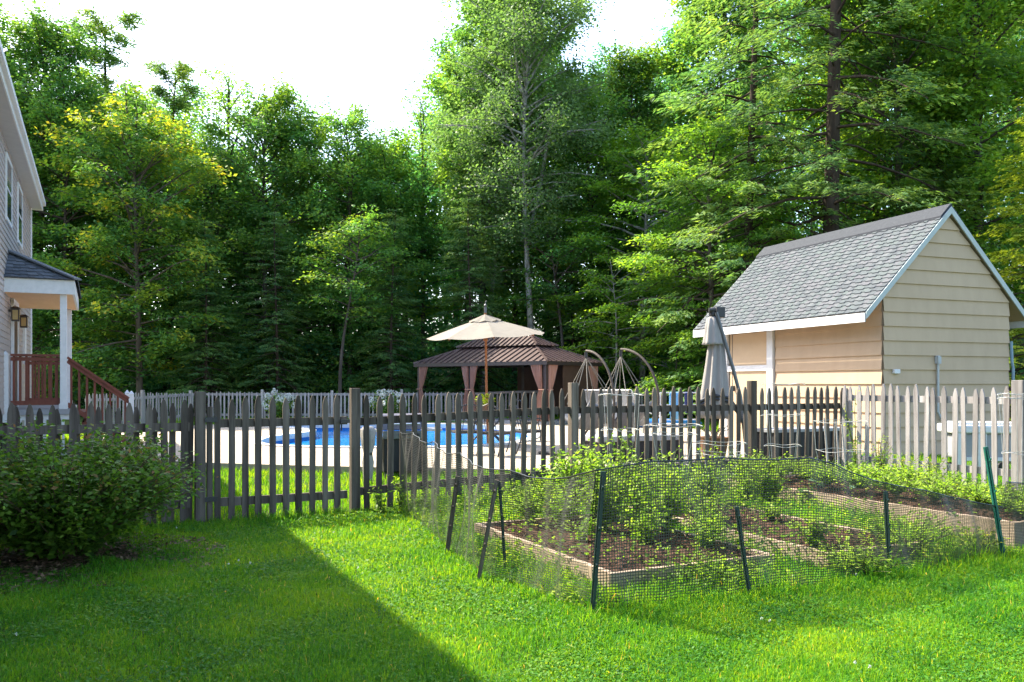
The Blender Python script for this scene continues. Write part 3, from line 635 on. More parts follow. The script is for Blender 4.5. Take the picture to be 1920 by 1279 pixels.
# ------------------------------------------------------------------ hanging chairs on curved wooden stands
def swing(px_, ztop_px, d, rz, reach, label):
    t = thing('hanging_chair', label, 'hanging chair', ((px_-960)/FOC*d, d, DZ), rz, 'hanging chairs on curved wooden stands')
    H = EYE-(ztop_px-720)/FOC*d-DZ
    pts = [(reach*math.sin(a)*1.0+.0, 0, 0) for a in ()]
    arc = []
    for i in range(15):
        a = math.pi*.56*(i/14); arc.append((reach*math.sin(min(a, math.pi*.56)), 0, H-.95*(1-math.cos(a))))
    end = arc[-1]; arc += [(end[0]-.03, 0, end[2]-.25), (end[0]-.12, 0, end[2]-.5), (end[0]-.3, 0, .12)]
    m = MB(); m.tube(arc, [.023]*len(arc), 8); m.obj('stand_arc', TEAK, t)
    for s in (-1, 1):
        m = MB(); m.tube([(end[0]-.32, 0, .1), (end[0]-.1, s*.35, .04), (.1, s*.62, .03), (-.5, s*.7, .03)], .028, 8); m.obj('foot', DKMETAL, t)
    m = MB(); m.tube([(end[0]-.3, 0, .12), (.1, 0, .5), (-.1, 0, .3)], .022, 6); m.obj('brace', DKMETAL, t)
    m = MB(); m.lathe([(.03, H-.02), (.03, H-.12), (.015, H-.14)]); m.obj('hook', DKMETAL, t)
    seatz = .86
    for (x, y) in ((-.3, -.32), (-.3, .32), (-.12, -.36), (-.12, .36), (.14, -.36), (.14, .36), (.34, -.28), (.34, .28)):
        m = MB(); m.tube([(0, 0, H-.12), (x, y, seatz+.05+(.22 if x > .1 else 0))], .006, 5); m.obj('rope', ROPE, t)
    m = MB(); nu, nv = 10, 12; vs, fs = [], []
    for j in range(nv+1):
        v = j/nv; x = -.42+.9*v; z = seatz-.1-.28*math.sin(v*math.pi*.75)+(.34*max(0, v-.55)/.45)
        for i in range(nu+1):
            y = -.36+.72*i/nu; vs.append((x, y, z+.10*(2*i/nu-1)**2))
    for j in range(nv):
        for i in range(nu): a = j*(nu+1)+i; fs.append((a, a+nu+1, a+nu+2, a+1))
    k = len(vs); vs += [(x, y, z-.07) for x, y, z in vs]; fs += [tuple(k+q for q in reversed(f)) for f in fs[:]]
    edge = [i for i in range(nu+1)]+[(j+1)*(nu+1)-1 for j in range(1, nv+1)]+[nv*(nu+1)+i for i in reversed(range(nu))]+[j*(nu+1) for j in reversed(range(1, nv))]
    fs += [(edge[i], edge[(i+1) % len(edge)], k+edge[(i+1) % len(edge)], k+edge[i]) for i in range(len(edge))]
    m.add(vs, fs); m.obj('seat', CUSH, t, smooth=True)
swing(1099, 658, 15.6, -.9, .72, 'hanging chair next to the gazebo, its rope fan against the brown screen')
swing(1164, 655, 15.9, -.8, .86, 'hanging chair with the wider arc, its rope fan against green bushes')

# ------------------------------------------------------------------ white sling loungers, towels, raft, bench, planters
def lounger(px_, d, rz, label):
    t = thing('sun_lounger', label, 'sun lounger', ((px_-960)/FOC*d, d, DZ), rz, 'white sling sun loungers by the deck')
    m = MB()
    for s in (-1, 1):
        m.tube([(s*.3, -.9, .38), (s*.3, .2, .40), (s*.3, .55, .80), (s*.3, .75, 1.15)], .018, 6)
    m.tube([(-.3, .75, 1.15), (.3, .75, 1.15)], .018, 6); m.tube([(-.3, -.9, .38), (.3, -.9, .38)], .018, 6); m.obj('frame', WHITE, t)
    m = MB(); P_ = [(-.88, .39), (-.4, .37), (.2, .395), (.38, .60), (.56, .81), (.74, 1.13)]
    for (y0, z0), (y1, z1) in zip(P_[:-1], P_[1:]): m.add([(-.28, y0, z0), (.28, y0, z0), (.28, y1, z1), (-.28, y1, z1), (-.28, y0, z0-.012), (.28, y0, z0-.012), (.28, y1, z1-.012), (-.28, y1, z1-.012)], [(0, 1, 2, 3), (7, 6, 5, 4)])
    m.obj('sling', SLING, t)
    for s in (-1, 1):
        for y in (-.75, .25):
            m = MB(); m.tube([(s*.3, y, .385), (s*.31, y+.06, .0)], .017, 6); m.obj('leg', WHITE, t)
        m = MB(); m.tube([(s*.32, .5, .75), (s*.34, .1, .62), (s*.34, -.1, .58), (s*.31, -.12, .385)], .015, 6); m.obj('armrest', WHITE, t)
lounger(1152, 18.2, 2.5, 'white sling lounger directly behind the right hanging chair ropes')
lounger(1212, 18.6, 2.2, 'white sling lounger between the hanging chairs and the blue towel')
tr = thing('towel_rail', 'white freestanding towel rail left of the closed umbrella', 'towel rail', ((1274-960)/FOC*17.5, 17.5, DZ), .2)
for s in (-1, 1):
    m = MB(); m.tube([(s*.42, 0, 0), (s*.42, 0, 1.1)], .018, 8); m.tube([(s*.42, -.25, .02), (s*.42, .25, .02)], .018, 6); m.obj('upright', WHITE, tr)
for z in (.55, .85, 1.1):
    m = MB(); m.tube([(-.42, 0, z), (.42, 0, z)], .014, 6); m.obj('rung', WHITE, tr)
def towel(x, w, z, drop, mat, label, name):
    t = MB(); nu = 8
    prof = [(-.03, z-drop), (-.035, z-drop*.5), (-.028, z-.02), (0, z+.018), (.028, z-.02), (.035, z-drop*.5), (.03, z-drop*.8)]
    vs, fs = [], []
    for (y, zz) in prof:
        for i in range(nu+1): vs.append((x+w*(i/nu-.5), y+.012*math.sin(i*1.7)*(z-zz), zz))
    for j in range(len(prof)-1):
        for i in range(nu): a = j*(nu+1)+i; fs.append((a, a+1, a+nu+2, a+nu+1))
    t.add(vs, fs); o = t.obj(name, mat, loc=tr.location, rz=.2, smooth=True); tag(o, label, 'towel')
    sm = o.modifiers.new('thick', 'SOLIDIFY'); sm.thickness = .012
towel(-.1, .22, 1.1, .55, BLUECLOTH, 'light blue towel hanging over the white rail', 'towel')
towel(.2, .16, 1.1, .42, NAVY, 'dark navy towel hanging next to the light blue one', 'towel')
rf_ = thing('pool_raft', 'blue inflatable raft lying on the deck beyond the loungers', 'raft', ((1240-960)/FOC*25.5, 25.5, DZ), .1)
m = MB()
for i in range(5): m.tube([(-1.1, -.4+.2*i, .11), (-.9, -.4+.2*i, .12), (.9, -.4+.2*i, .12), (1.1, -.4+.2*i, .11)], [.05, .11, .11, .05], 10)
m.obj('air_tubes', BLUE, rf_, smooth=True)
m = MB(); m.tube([(-1.05, -.45, .27), (-1.05, .45, .27)], [.12, .12], 10); m.obj('pillow', BLUECLOTH, rf_, smooth=True)
bn = thing('storage_bench', 'low dark wicker storage bench with a flat grey top behind the fence', 'bench', ((1185-960)/FOC*14.2, 14.2, float(gz(2, 14.2))), .40)
m = MB(); m.box((0, 0, .19), (1.55, .55, .36)); m.obj('body', BLACKW, bn, bevel=.012)
m = MB(); m.box((0, 0, .41), (1.62, .6, .09)); m.obj('lid', GREYTOP, bn, bevel=.012)
pl = thing('planter_box', 'long black slatted planter box between the fence and the shed', 'planter', ((1500-960)/FOC*13.6, 13.6, float(gz(4.5, 13.6))), YAW)
m = MB(); m.box((0, 0, .28), (1.5, .45, .54)); 
for i in range(9): m.box((-.7+.175*i, -.235, .28), (.12, .02, .54))
m.obj('body', BLACKW, pl)
m = MB(); m.box((0, 0, .575), (1.56, .5, .05)); m.obj('rim', GREYTOP, pl, bevel=.006)
tp = thing('plant_pot', 'brown basket-like pot with dry stems under the closed umbrella', 'pot', ((1338-960)/FOC*13.2, 13.2, float(gz(3.1, 13.2))))
m = MB(); m.lathe([(.15, 0), (.2, .3), (.23, .46), (.24, .48), (.2, .48), (.2, .42)], n=20); m.obj('pot', TERRA, tp)
m = MB()
for i in range(9):
    a = i*.7; m.tube([(0.05*math.cos(a), .05*math.sin(a), .42), (.12*math.cos(a), .12*math.sin(a), .56), (.24*math.cos(a), .2*math.sin(a), .60+.03*(i % 3))], .008, 5)
m.obj('stems', TEAK, tp)
cart = thing('plastic_cart', 'white plastic utility cart with a rounded lid behind the silvery fence', 'cart', ((1840-960)/FOC*12.3, 12.3, float(gz(6.8, 12.3))), -.12)
m = MB(); m.box((0, 0, .66), (1.02, .6, .12)); m.box((0, 0, .73), (.9, .5, .05)); m.obj('lid', WHITE, cart, bevel=.04)
m = MB(); m.box((0, 0, .42), (.9, .5, .36)); m.obj('tub', GREYTOP, cart, bevel=.03)
for x in (-.42, -.1, .42):
    m = MB(); m.box((x, -.26, .32), (.12, .06, .62)); m.obj('leg', WHITE, cart, bevel=.015)
m = MB(); m.box((0, -.265, .24), (.95, .04, .05)); m.obj('shelf', WHITE, cart)
for x in (-.38, .38):
    m = MB(); m.lathe([(.08, -.03), (.08, .03)], n=14); o = m.obj('wheel', DKMETAL, cart, loc=(x, .2, .08)); o.rotation_euler = (1.57, 0, 0)

# ------------------------------------------------------------------ closed cantilever umbrella
cu = thing('cantilever_umbrella', 'closed grey-beige cantilever umbrella folded on its dark arm by the shed', 'umbrella', ((1337-960)/FOC*13.9, 13.9, DZ-.02))
m = MB(); m.lathe([(.05, 2.40), (.10, 2.36), (.125, 2.2), (.155, 1.98), (.17, 1.94)], n=40, flute=.10, fn=8); m.obj('top_skirt', CANVASG, cu, smooth=True)
m = MB(); m.lathe([(.09, 2.05), (.12, 1.9), (.15, 1.6), (.185, 1.3), (.225, 1.0), (.245, .82), (.235, .74), (.05, .74)], n=48, flute=.17, fn=8); o = m.obj('canopy', CANVASG, cu, smooth=True); o.rotation_euler = (0, .03, .3)
m = MB(); m.tube([(.03, -.1, 2.46), (.12, -.1, 2.15), (.30, -.1, 1.55), (.42, -.1, 1.1), (.50, -.1, .35), (.52, -.1, .03)], .03, 8); m.obj('arm', GREYMETAL, cu)
m = MB(); m.tube([(.02, .05, 2.46), (.10, .02, 2.1), (.2, .0, 1.5), (.26, .0, 1.0)], .028, 8); m.obj('mast', DKMETAL, cu)
m = MB(); m.box((.10, -.06, 2.46), (.14, .12, .17)); m.lathe([(.05, 2.38), (.07, 2.42), (.07, 2.52), (.03, 2.55)]); m.tube([(-.08, -.05, 2.5), (.1, -.05, 2.5)], .035); m.obj('pulley_head', DKMETAL, cu, bevel=.01)
for k in (0, 1):
    m = MB(); m.tube([(-.28, -.15, 1.0-.06*k), (-.05, -.18, 1.12-.05*k), (.2, -.2, 1.08-.06*k), (.38, -.2, .86-.06*k), (.48, -.2, .55), (.56, -.2, .03)], .026, 8); m.obj('curved_brace', DKMETAL, cu)
m = MB(); m.box((.4, 0, .04), (.9, .7, .08)); m.obj('base', DKMETAL, cu, bevel=.02)
# ------------------------------------------------------------------ vegetable garden: raised beds, soil
def raised_bed(ox, oy, w, l, h, label):
    g = float(gz(ox, oy))
    t = thing('raised_bed', label, 'raised bed', (ox, oy, g), YAW)
    th = .045
    for (a, b, c, d) in ((0, 0, w, 0), (0, l, w, l), (0, 0, 0, l), (w, 0, w, l)):
        m = MB()
        if b == d: m.box(((a+c)/2, b+(th/2 if b == 0 else -th/2), h/2-.05), (w, th, h+.1))
        else: m.box((a+(th/2 if a == 0 else -th/2), (b+d)/2, h/2-.05), (th, l-2*th-.004, h+.1+.003))
        m.obj('board', BEDW, t, bevel=.005)
    nx, ny = 26, 40; vs = []
    for j in range(ny+1):
        for i in range(nx+1):
            x = th+(w-2*th)*i/nx; y = th+(l-2*th)*j/ny; e = min(i, nx-i, 4)/4*min(j, ny-j, 4)/4
            vs.append((x, y, h-.035+.05*e+R_.uniform(-.014, .014)))
    m = MB(); m.add(vs, [(j*(nx+1)+i, j*(nx+1)+i+1, (j+1)*(nx+1)+i+1, (j+1)*(nx+1)+i) for j in range(ny) for i in range(nx)])
    # bark chips lying on the soil, part of the same mulch
    for k in range(int(w*l*420)):
        x, y = R_.uniform(.06, w-.06), R_.uniform(.06, l-.06); a = R_.uniform(0, 3.14); s = R_.uniform(.012, .035); zz = h+.012+R_.uniform(-.01, .02)
        c, q = math.cos(a)*s, math.sin(a)*s; tl = R_.uniform(-.012, .012)
        m.add([(x-c, y-q, zz-tl), (x+q*.35, y-c*.35, zz+.004), (x+c, y+q, zz+tl), (x-q*.35, y+c*.35, zz+.006)], [(0, 1, 2, 3)])
    m.obj('soil', MULCH, t)
    return t
raised_bed(.66, 5.72, 1.45, 2.3, .13, 'raised bed nearest the lawn, overgrown with tall leafy plants in dark mulch')
raised_bed(2.36, 6.36, 1.05, 2.9, .14, 'middle raised bed with mostly bare brown mulch behind the net')
raised_bed(4.16, 7.06, 1.15, 3.7, .24, 'tall-sided raised bed closest to the silvery fence, covered in low greenery')

# ------------------------------------------------------------------ net and stakes
def stake(px_, py_, tx, ty, name, mat, label, w=.026, group=None):
    d = EYE*FOC/(py_-720); a = P(px_, py_, d); b = P(tx, ty, d)
    g = float(gz(a.x, a.y)); a.z = g
    t = thing(name, label, 'stake', (a.x, a.y, g), 0, group)
    m = MB(); v = b-a; m.bar(-v*.08, v, w, w*.8); n_ = v.normalized()
    m.bar(v*.02+Vector((0, -w*.6, 0)), v*.97+Vector((0, -w*.6, 0)), w*.35, w*.5); m.obj('shaft', mat, t)
    for k in (.35, .6, .88):
        m = MB(); m.bar(v*k+Vector((0, -w*.9, 0)), v*k+Vector((0, -w*1.5, .02)), .01, .012); m.obj('hook', mat, t)
stake(1110, 1157, 1131, 884, 'net_stake', STAKE, 'tall dark stake at the front corner of the garden net', .03)
stake(1406, 1119, 1381, 950, 'net_stake', STAKE, 'short dark stake leaning left in the middle of the garden net')
stake(1668, 1082, 1660, 921, 'net_stake', STAKE, 'short dark stake standing nearly upright right of the leaning one')
stake(1882, 1050, 1848, 838, 'net_stake', STAKEG, 'bright green metal stake leaning left in front of the silvery fence', .030)
stake(948, 1068, 936, 903, 'net_stake', STAKE, 'thin dark stake at the head of the nearest bed\'s side board', .022)
stake(897, 1088, 932, 900, 'net_stake', WOODG, 'slanting grey wooden stake behind the slack part of the net', .030)
stake(838, 1040, 858, 893, 'net_stake', WOODG, 'thick grey wooden stake closest to the lawn edge of the net', .036)
def net(root, pts, name, pitch=.0185, wd=.0050, seed=0, sag=.02, bulge=.04, mat=None):
    # pts: list of (x, y, zbottom, ztop) along the ground; strands are thin flat ribbons
    r = np.random.default_rng(seed)
    q = np.array(pts, float); seg = np.linalg.norm(np.diff(q[:, :2], axis=0), axis=1); s = np.concatenate([[0], np.cumsum(seg)]); Ln = s[-1]
    U = np.arange(0, Ln, pitch); nU = len(U); rows = int(.95/pitch)
    dirs = np.gradient(np.stack([np.interp(np.linspace(0, Ln, 200), s, q[:, k]) for k in (0, 1)], 1), axis=0); dirs = nrm(dirs)
    def pt(u, v):
        x = np.interp(u, s, q[:, 0]); y = np.interp(u, s, q[:, 1]); zb = np.interp(u, s, q[:, 2]); zt = np.interp(u, s, q[:, 3])
        i = np.clip((u/Ln*199).astype(int), 0, 199); nx, ny = -dirs[i, 1], dirs[i, 0]
        b = bulge*np.sin(v*np.pi)*np.sin(u*5.1+1)+.012*np.sin(u*23+v*4)
        zt = zt-sag*np.abs(np.sin(u*3.3))
        z = zb+(zt-zb)*v
        return np.stack([x+nx*b, y+ny*b, z+.012*np.sin(u*9+v*3)*(v*(1-v))], -1), dirs[i]
    V, L_ = [], []
    def ribbons(Pa, W):                              # Pa (n,m,3) polylines, W (n,m,3) half widths
        a = Pa-W; b = Pa+W; n, m = Pa.shape[:2]; base = sum(len(x) for x in V)
        V.append(np.concatenate([a.reshape(-1, 3), b.reshape(-1, 3)])); I = np.arange(n*m).reshape(n, m)
        f = np.stack([I[:, :-1], I[:, 1:], I[:, 1:]+n*m, I[:, :-1]+n*m], -1).reshape(-1, 4)+base; L_.append(f)
    vv = np.linspace(0, 1, 12)
    UU, VV = np.meshgrid(U, vv, indexing='ij'); p, dd = pt(UU.ravel(), VV.ravel()); p = p.reshape(nU, 12, 3); dd = dd.reshape(nU, 12, 2)
    Wd = np.concatenate([dd, np.zeros((nU, 12, 1))], -1)*wd/2; ribbons(p, Wd)
    uu = np.linspace(0, Ln, max(8, int(Ln/.05))); VV, UU = np.meshgrid(np.linspace(0, 1, rows), uu, indexing='ij')
    p, dd = pt(UU.ravel(), VV.ravel()); p = p.reshape(rows, len(uu), 3); Wd = np.zeros_like(p); Wd[..., 2] = wd/2; ribbons(p, Wd)
    Vv = np.concatenate(V); F = np.concatenate(L_)
    link(name, np_mesh(name, Vv, F.ravel(), np.arange(len(F))*4, np.zeros(len(F))), mat or NETM, root)
    top, _ = pt(uu, np.ones_like(uu)); m = MB(); m.tube([tuple(t) for t in top], .005, 5); m.obj('top_cord', NETM, root)
nt_ = thing('garden_net', 'black plastic mesh net strung on stakes around the vegetable beds', 'netting', (0, 0, 0))
net(nt_, [(.50, 5.15, 0, .88), (.86, 5.29, 0, .94), (1.55, 5.63, 0, .915), (2.05, 5.87, 0, .905), (2.53, 6.1, 0, .745), (3.02, 6.35, 0, .62), (3.50, 6.6, 0, .525), (3.91, 6.8, 0, .42)], 'front_mesh', seed=1)
net(nt_, [(.50, 5.15, 0, .88), (.04, 5.9, .0, .79), (-.21, 6.25, .0, .83), (-.52, 7.1, .02, .86), (-.92, 8.4, .05, .90), (-1.2, 9.15, .08, .93)], 'side_mesh', seed=2, bulge=.055, mat=NETG, sag=.05, wd=.0042)
net(nt_, [(3.93, 6.8, 0, .62), (4.35, 7.0, 0, .60), (4.85, 7.2, 0, .60)], 'end_mesh', seed=3)

# ------------------------------------------------------------------ wire plant cages
def cage(px_, d, label, rings=((.26, 1.18), (.23, .78), (.19, .38)), lean=(0, 0), legs=4):
    x, y = (px_-960)/FOC*d, d; g = float(gz(x, y))
    t = thing('tomato_cage', label, 'plant cage', (x, y, g), R_.uniform(0, 2), 'wire plant cages along the fence')
    for r, z in rings:
        m = MB(); m.tube([(r*math.cos(a*math.pi/12)+lean[0]*z, r*math.sin(a*math.pi/12)+lean[1]*z, z+.01*math.sin(a)) for a in range(25)], .0034, 5, cap=False); m.obj('ring', WIRE, t)
    for k in range(legs):
        a = 2*math.pi*k/legs+.4; c, s = math.cos(a), math.sin(a)
        m = MB(); m.tube([(r*c+lean[0]*z, r*s+lean[1]*z, z) for r, z in list(rings)+[(.12, -.1)]], .0034, 5); m.obj('leg', WIRE, t)
cage(1165, 9.7, 'wire cage around a young vine, right of the thick square post')
cage(1262, 9.9, 'wire cage with the widest ring, in front of the blue raft', rings=((.34, .82), (.28, .72), (.2, .35)))
cage(1345, 9.8, 'low wire cage in front of the brown pot', rings=((.30, .62), (.30, .50), (.2, .25)), lean=(.06, 0))
cage(1468, 10.4, 'tall wire cage in front of the black planter box', rings=((.26, 1.30), (.26, .92), (.22, .55), (.18, .2)))
cage(1575, 10.0, 'wire cage with pale sticks beside the goldenrod', rings=((.30, .86), (.27, .52), (.2, .2)))
cage(1912, 8.7, 'wire cage at the wide bright fence post', rings=((.20, 1.2), (.2, 1.16), (.16, .6)), legs=6)
for k, (px_, tx, d, lb) in enumerate(((1553, 1545, 10.2, 'pale leaning stick crossing the right wire cage'), (1572, 1568, 10.3, 'thin straight stick in the middle of the right wire cage'), (1587, 1578, 10.1, 'bent pale stick next to the goldenrod'))):
    a = P(px_, 720+EYE*FOC/d-6, d); b = P(tx, 783+6*k, d); g = float(gz(a.x, a.y)); t = thing('garden_stick', lb, 'stick', (a.x, a.y, g))
    m = MB(); v = b-Vector((a.x, a.y, g)); m.tube([(0, 0, -.05), v*.5+Vector((.012, 0, 0)), v], [.014, .012, .009], 6); m.obj('stick', WOODL, t)

# ------------------------------------------------------------------ plants
NP = np.random.default_rng(11)
def rnd_dirs(rng, n, up=1.0, sig=.5):
    N = rng.normal(0, sig, (n, 3)); N[:, 2] += up; A = rng.normal(0, 1, (n, 3)); A[:, 2] *= .35; A -= .15*np.array([0, 0, 1.]); return N, A
def plant(name, label, cat, loc, h, r, stems, lps, size, mat, asp=.6, seed=0, group=None, stem_mat=None, erect=.5, tip=None, up=1.0, flowers=0):
    rng = np.random.default_rng(seed+500); g = float(gz(loc[0], loc[1]))+(loc[2] if len(loc) > 2 else 0)
    t = thing(name, label, cat, (loc[0], loc[1], g), 0, group)
    C, A, N, S, T = [], [], [], [], []; m = MB()
    for i in range(stems):
        az = rng.uniform(0, 6.283); rad = r*rng.uniform(.1, 1)**.6; hh = h*rng.uniform(.65, 1.05)*(1-.35*(rad/r)**2)*(rng.uniform(1.05, 1.28) if r > 1 and rng.random() < .10 else 1)
        p = [np.array([.12*rad*math.cos(az), .12*rad*math.sin(az), -.02])]
        for k in range(1, 6):
            f = k/5; p.append(np.array([rad*math.cos(az)*(f**(1+erect)), rad*math.sin(az)*(f**(1+erect)), hh*(f-.12*f*f*(1-erect))/(1-.12*(1-erect))])+rng.normal(0, .012, 3))
        m.tube([tuple(x) for x in p], [.006*(1-.13*k)*max(1, h) for k in range(6)], 4)
        f = rng.uniform(.12, 1.0, lps)**.8; base = np.stack([np.interp(f, np.linspace(0, 1, 6), [q[a] for q in p]) for a in range(3)], 1)
        n_, a_ = rnd_dirs(rng, lps, up); sz = size*rng.uniform(.6, 1.2, lps)*(1.15-.45*f)
        a_ = nrm(a_); C.append(base+a_*(sz*.75)[:, None]+rng.normal(0, r*.05, (lps, 3))); A.append(a_); N.append(n_); S.append(sz)
        tt = np.clip(rng.normal(.45, .18, lps)+.18*(f-.5)+rng.normal(0, .1), 0, .84)
        if tip is not None: tt = np.where((f > .8) & (rng.random(lps) < tip), rng.uniform(.88, 1, lps), tt)
        T.append(tt)
    C, A, N, S, T = map(np.concatenate, (C, A, N, S, T)); C[:, 2] = np.maximum(C[:, 2], .012)
    link('foliage', leaf_mesh('foliage', C, A, N, S, np.full(len(C), asp), T), mat, t)
    m.obj('stem', stem_mat or STEMM, t)
    return t
STEMM = surf('green_stem', (.06, .09, .02), (.12, .15, .04), 20, rough=.8)
STEMB = surf('brown_stem', (.07, .045, .03), (.15, .10, .07), 20, rough=.9)
# the dark shrub at the left
plant('flowering_shrub', 'broad dark green shrub with reddish tips in front of the left fence', 'shrub', (-3.62, 6.95), 1.02, 1.06, 480, 95, .066, SHRUB, .62, 3, tip=.10, stem_mat=STEMB, erect=.15)
plant('low_shrub', 'low dark shrub at the left edge of the lawn', 'shrub', (-4.55, 6.2), .75, .75, 130, 80, .060, SHRUB, .6, 4, tip=.14, stem_mat=STEMB, erect=.15)
VL = 'leafy vegetable plants crowding the nearest raised bed'
def bed(ox, oy, x, y): return (ox+AX[0]*x+AV[0]*y, oy+AX[1]*x+AV[1]*y)
for i, (x, y, h, r, s, sz) in enumerate(((.40, 1.95, .34, .24, 18, .055), (.80, 1.35, .60, .28, 22, .065), (1.15, 1.75, .68, .32, 24, .065), (.70, 2.15, .48, .28, 18, .06), (1.22, 1.05, .62, .30, 24, .07), (.82, .75, .38, .22, 14, .06), (1.25, 2.15, .70, .34, 24, .065), (1.30, .55, .34, .22, 14, .055), (.40, 1.05, .22, .14, 8, .05), (.98, 2.2, .62, .32, 24, .065), (.95, 1.05, .5, .28, 20, .055), (1.3, 1.4, .66, .3, 22, .055), (.55, 1.65, .42, .26, 16, .055), (1.1, .4, .30, .2, 14, .05))):
    p = bed(.66, 5.72, x, y)
    plant('vegetable_plant', 'bushy yellow-green vegetable plant crowded among others in the nearest raised bed', 'vegetable plant', (*p, .13), h*1.08, r*1.12, int(s*1.5), 24, sz, GARDEN, .5, 20+i, VL, erect=.8)
for i, (x, y, h, r, lb) in enumerate(((.22, 2.3, .52, .36, 'leafy plant at the far left end of the middle raised bed'), (.6, 1.25, .16, .24, 'small sprawling plant in the middle of the bare mulch bed'), (.8, 2.55, .46, .34, 'leafy plant at the far right end of the middle raised bed'), (.12, .25, .30, .26, 'small plant at the near corner of the middle raised bed'))):
    p = bed(2.36, 6.36, x, y); plant('vegetable_plant', lb, 'vegetable plant', (*p, .14), h*.85, r*.85, 18, 18, .055, GARDEN, .55, 40+i)
for i in range(17):
    x, y = (.3, .8)[i % 2]+R_.uniform(-.12, .12), .2+i*.205; p = bed(4.16, 7.06, x, y)
    plant('strawberry_plant', 'low mounded green plant spreading over the tall-sided raised bed', 'plant', (*p, .24), .20, .32, 36, 16, .042, GARDEN, .65, 60+i, 'low plants covering the tall-sided raised bed', erect=.1)
for i, (x, y, h, r) in enumerate(((1.02, 8.55, .55, .36), (.55, 8.3, .46, .34), (1.6, 8.75, .6, .38), (2.1, 8.95, .62, .4), (2.55, 9.3, .55, .38), (.15, 8.6, .36, .3), (1.75, 7.75, .5, .36))):
    plant('garden_weed', 'tall leafy weed clump behind the nearest raised bed, in front of the fence', 'weed', (x, y), h*1.1, r*1.1, 34, 24, .058, GARDEN, .42, 150+i, 'weed clumps between the nearest raised bed and the fence')
for i, (px_, d, h, lb) in enumerate(((1118, 9.4, .34, 'broad-leaved squash plant left of the tomato vine'), (1180, 9.55, .36, 'broad-leaved squash plant beneath the wire cages'), (1250, 9.7, .32, 'broad-leaved squash plant with big pale leaves right of the other two'))):
    x = (px_-960)/FOC*d; plant('squash_plant', lb, 'vegetable plant', (x, d), h, .36, 12, 4, .17, GARDEN, .95, 80+i, erect=.2)
x = (1165-960)/FOC*9.7; plant('tomato_vine', 'thin climbing tomato vine inside the wire cage right of the thick square post', 'vine', (x, 9.7), .98, .2, 7, 26, .075, GARDEN, .5, 90, erect=.8)
x = (1395-960)/FOC*9.9; plant('dill_plant', 'tall feathery green plant below the closed umbrella', 'plant', (x, 9.9), .62, .36, 34, 50, .05, GARDEN, .18, 91, erect=.6)
x = (1445-960)/FOC*9.3; plant('lettuce', 'bright yellow-green lettuce clump at the near end of the tall-sided bed row', 'vegetable plant', (x, 9.3), .42, .2, 26, 14, .09, GARDEN, .8, 92, erect=.7)
for i, (px_, d, lb) in enumerate(((1545, 9.2, 'blue-green cabbage left of the leaning sticks'), (1612, 9.3, 'blue-green cabbage beside the goldenrod stems'))):
    CAB = leafm('cabbage_leaf', [(0, (.06, .13, .07)), (1, (.20, .31, .18))], trans=.25)
    plant('cabbage', lb, 'vegetable plant', ((px_-960)/FOC*d, d), .30, .24, 14, 3, .16, CAB, .95, 95+i, erect=.3)
for i, (px_, d, h, st, lb) in enumerate(((1604, 10.7, 1.28, 6, 'tall flowering goldenrod stem climbing past the fence tops'), (1650, 10.6, .78, 12, 'brown dried weed stems right of the goldenrod'), (1700, 10.2, .55, 16, 'yellowish weeds at the foot of the silvery fence, left clump'), (1752, 9.9, .58, 16, 'yellowish weeds at the foot of the silvery fence, right clump'))):
    plant('goldenrod' if i == 0 else 'tall_weed', lb, 'weed', ((px_-960)/FOC*d, d), h, .16 if i < 2 else .3, st, 34, .07, GARDEN, .25, 100+i, tip=.5, erect=.9, stem_mat=STEMB if i == 1 else None)
for i, (px_, d, h, lb) in enumerate(((715, 9.0, .34, 'weedy sprig growing beside the right gate post'), (752, 9.1, .46, 'tall weed clump in front of the grill'), (795, 9.2, .36, 'weed clump at the start of the garden net'), (1045, 9.9, .75, 'tall dark green weed beside the thick square post'))):
    plant('tall_weed', lb, 'weed', ((px_-960)/FOC*d, d), h, .13 if i != 3 else .06, 6, 26, .06, GARDEN, .4, 110+i, erect=.8)
plant('clump_plant', 'green mounded plant at the near end between the middle and tall-sided beds', 'plant', (3.15, 6.85), .38, .50, 70, 24, .06, GARDEN, .3, 120, erect=.2)
plant('clump_plant', 'grassy green clump hiding the near end of the middle raised bed', 'plant', (2.55, 6.25), .24, .38, 50, 22, .07, GARDEN, .3, 122, erect=.3)
plant('clump_plant', 'leafy clump in front of the near board of the nearest raised bed', 'plant', (1.45, 5.95), .22, .34, 44, 20, .06, GARDEN, .4, 123, erect=.3)
plant('marigold', 'low yellow-flowered clump right of the mounded plant', 'plant', (3.78, 6.92), .24, .25, 26, 20, .05, GARDEN, .5, 121, tip=.8)
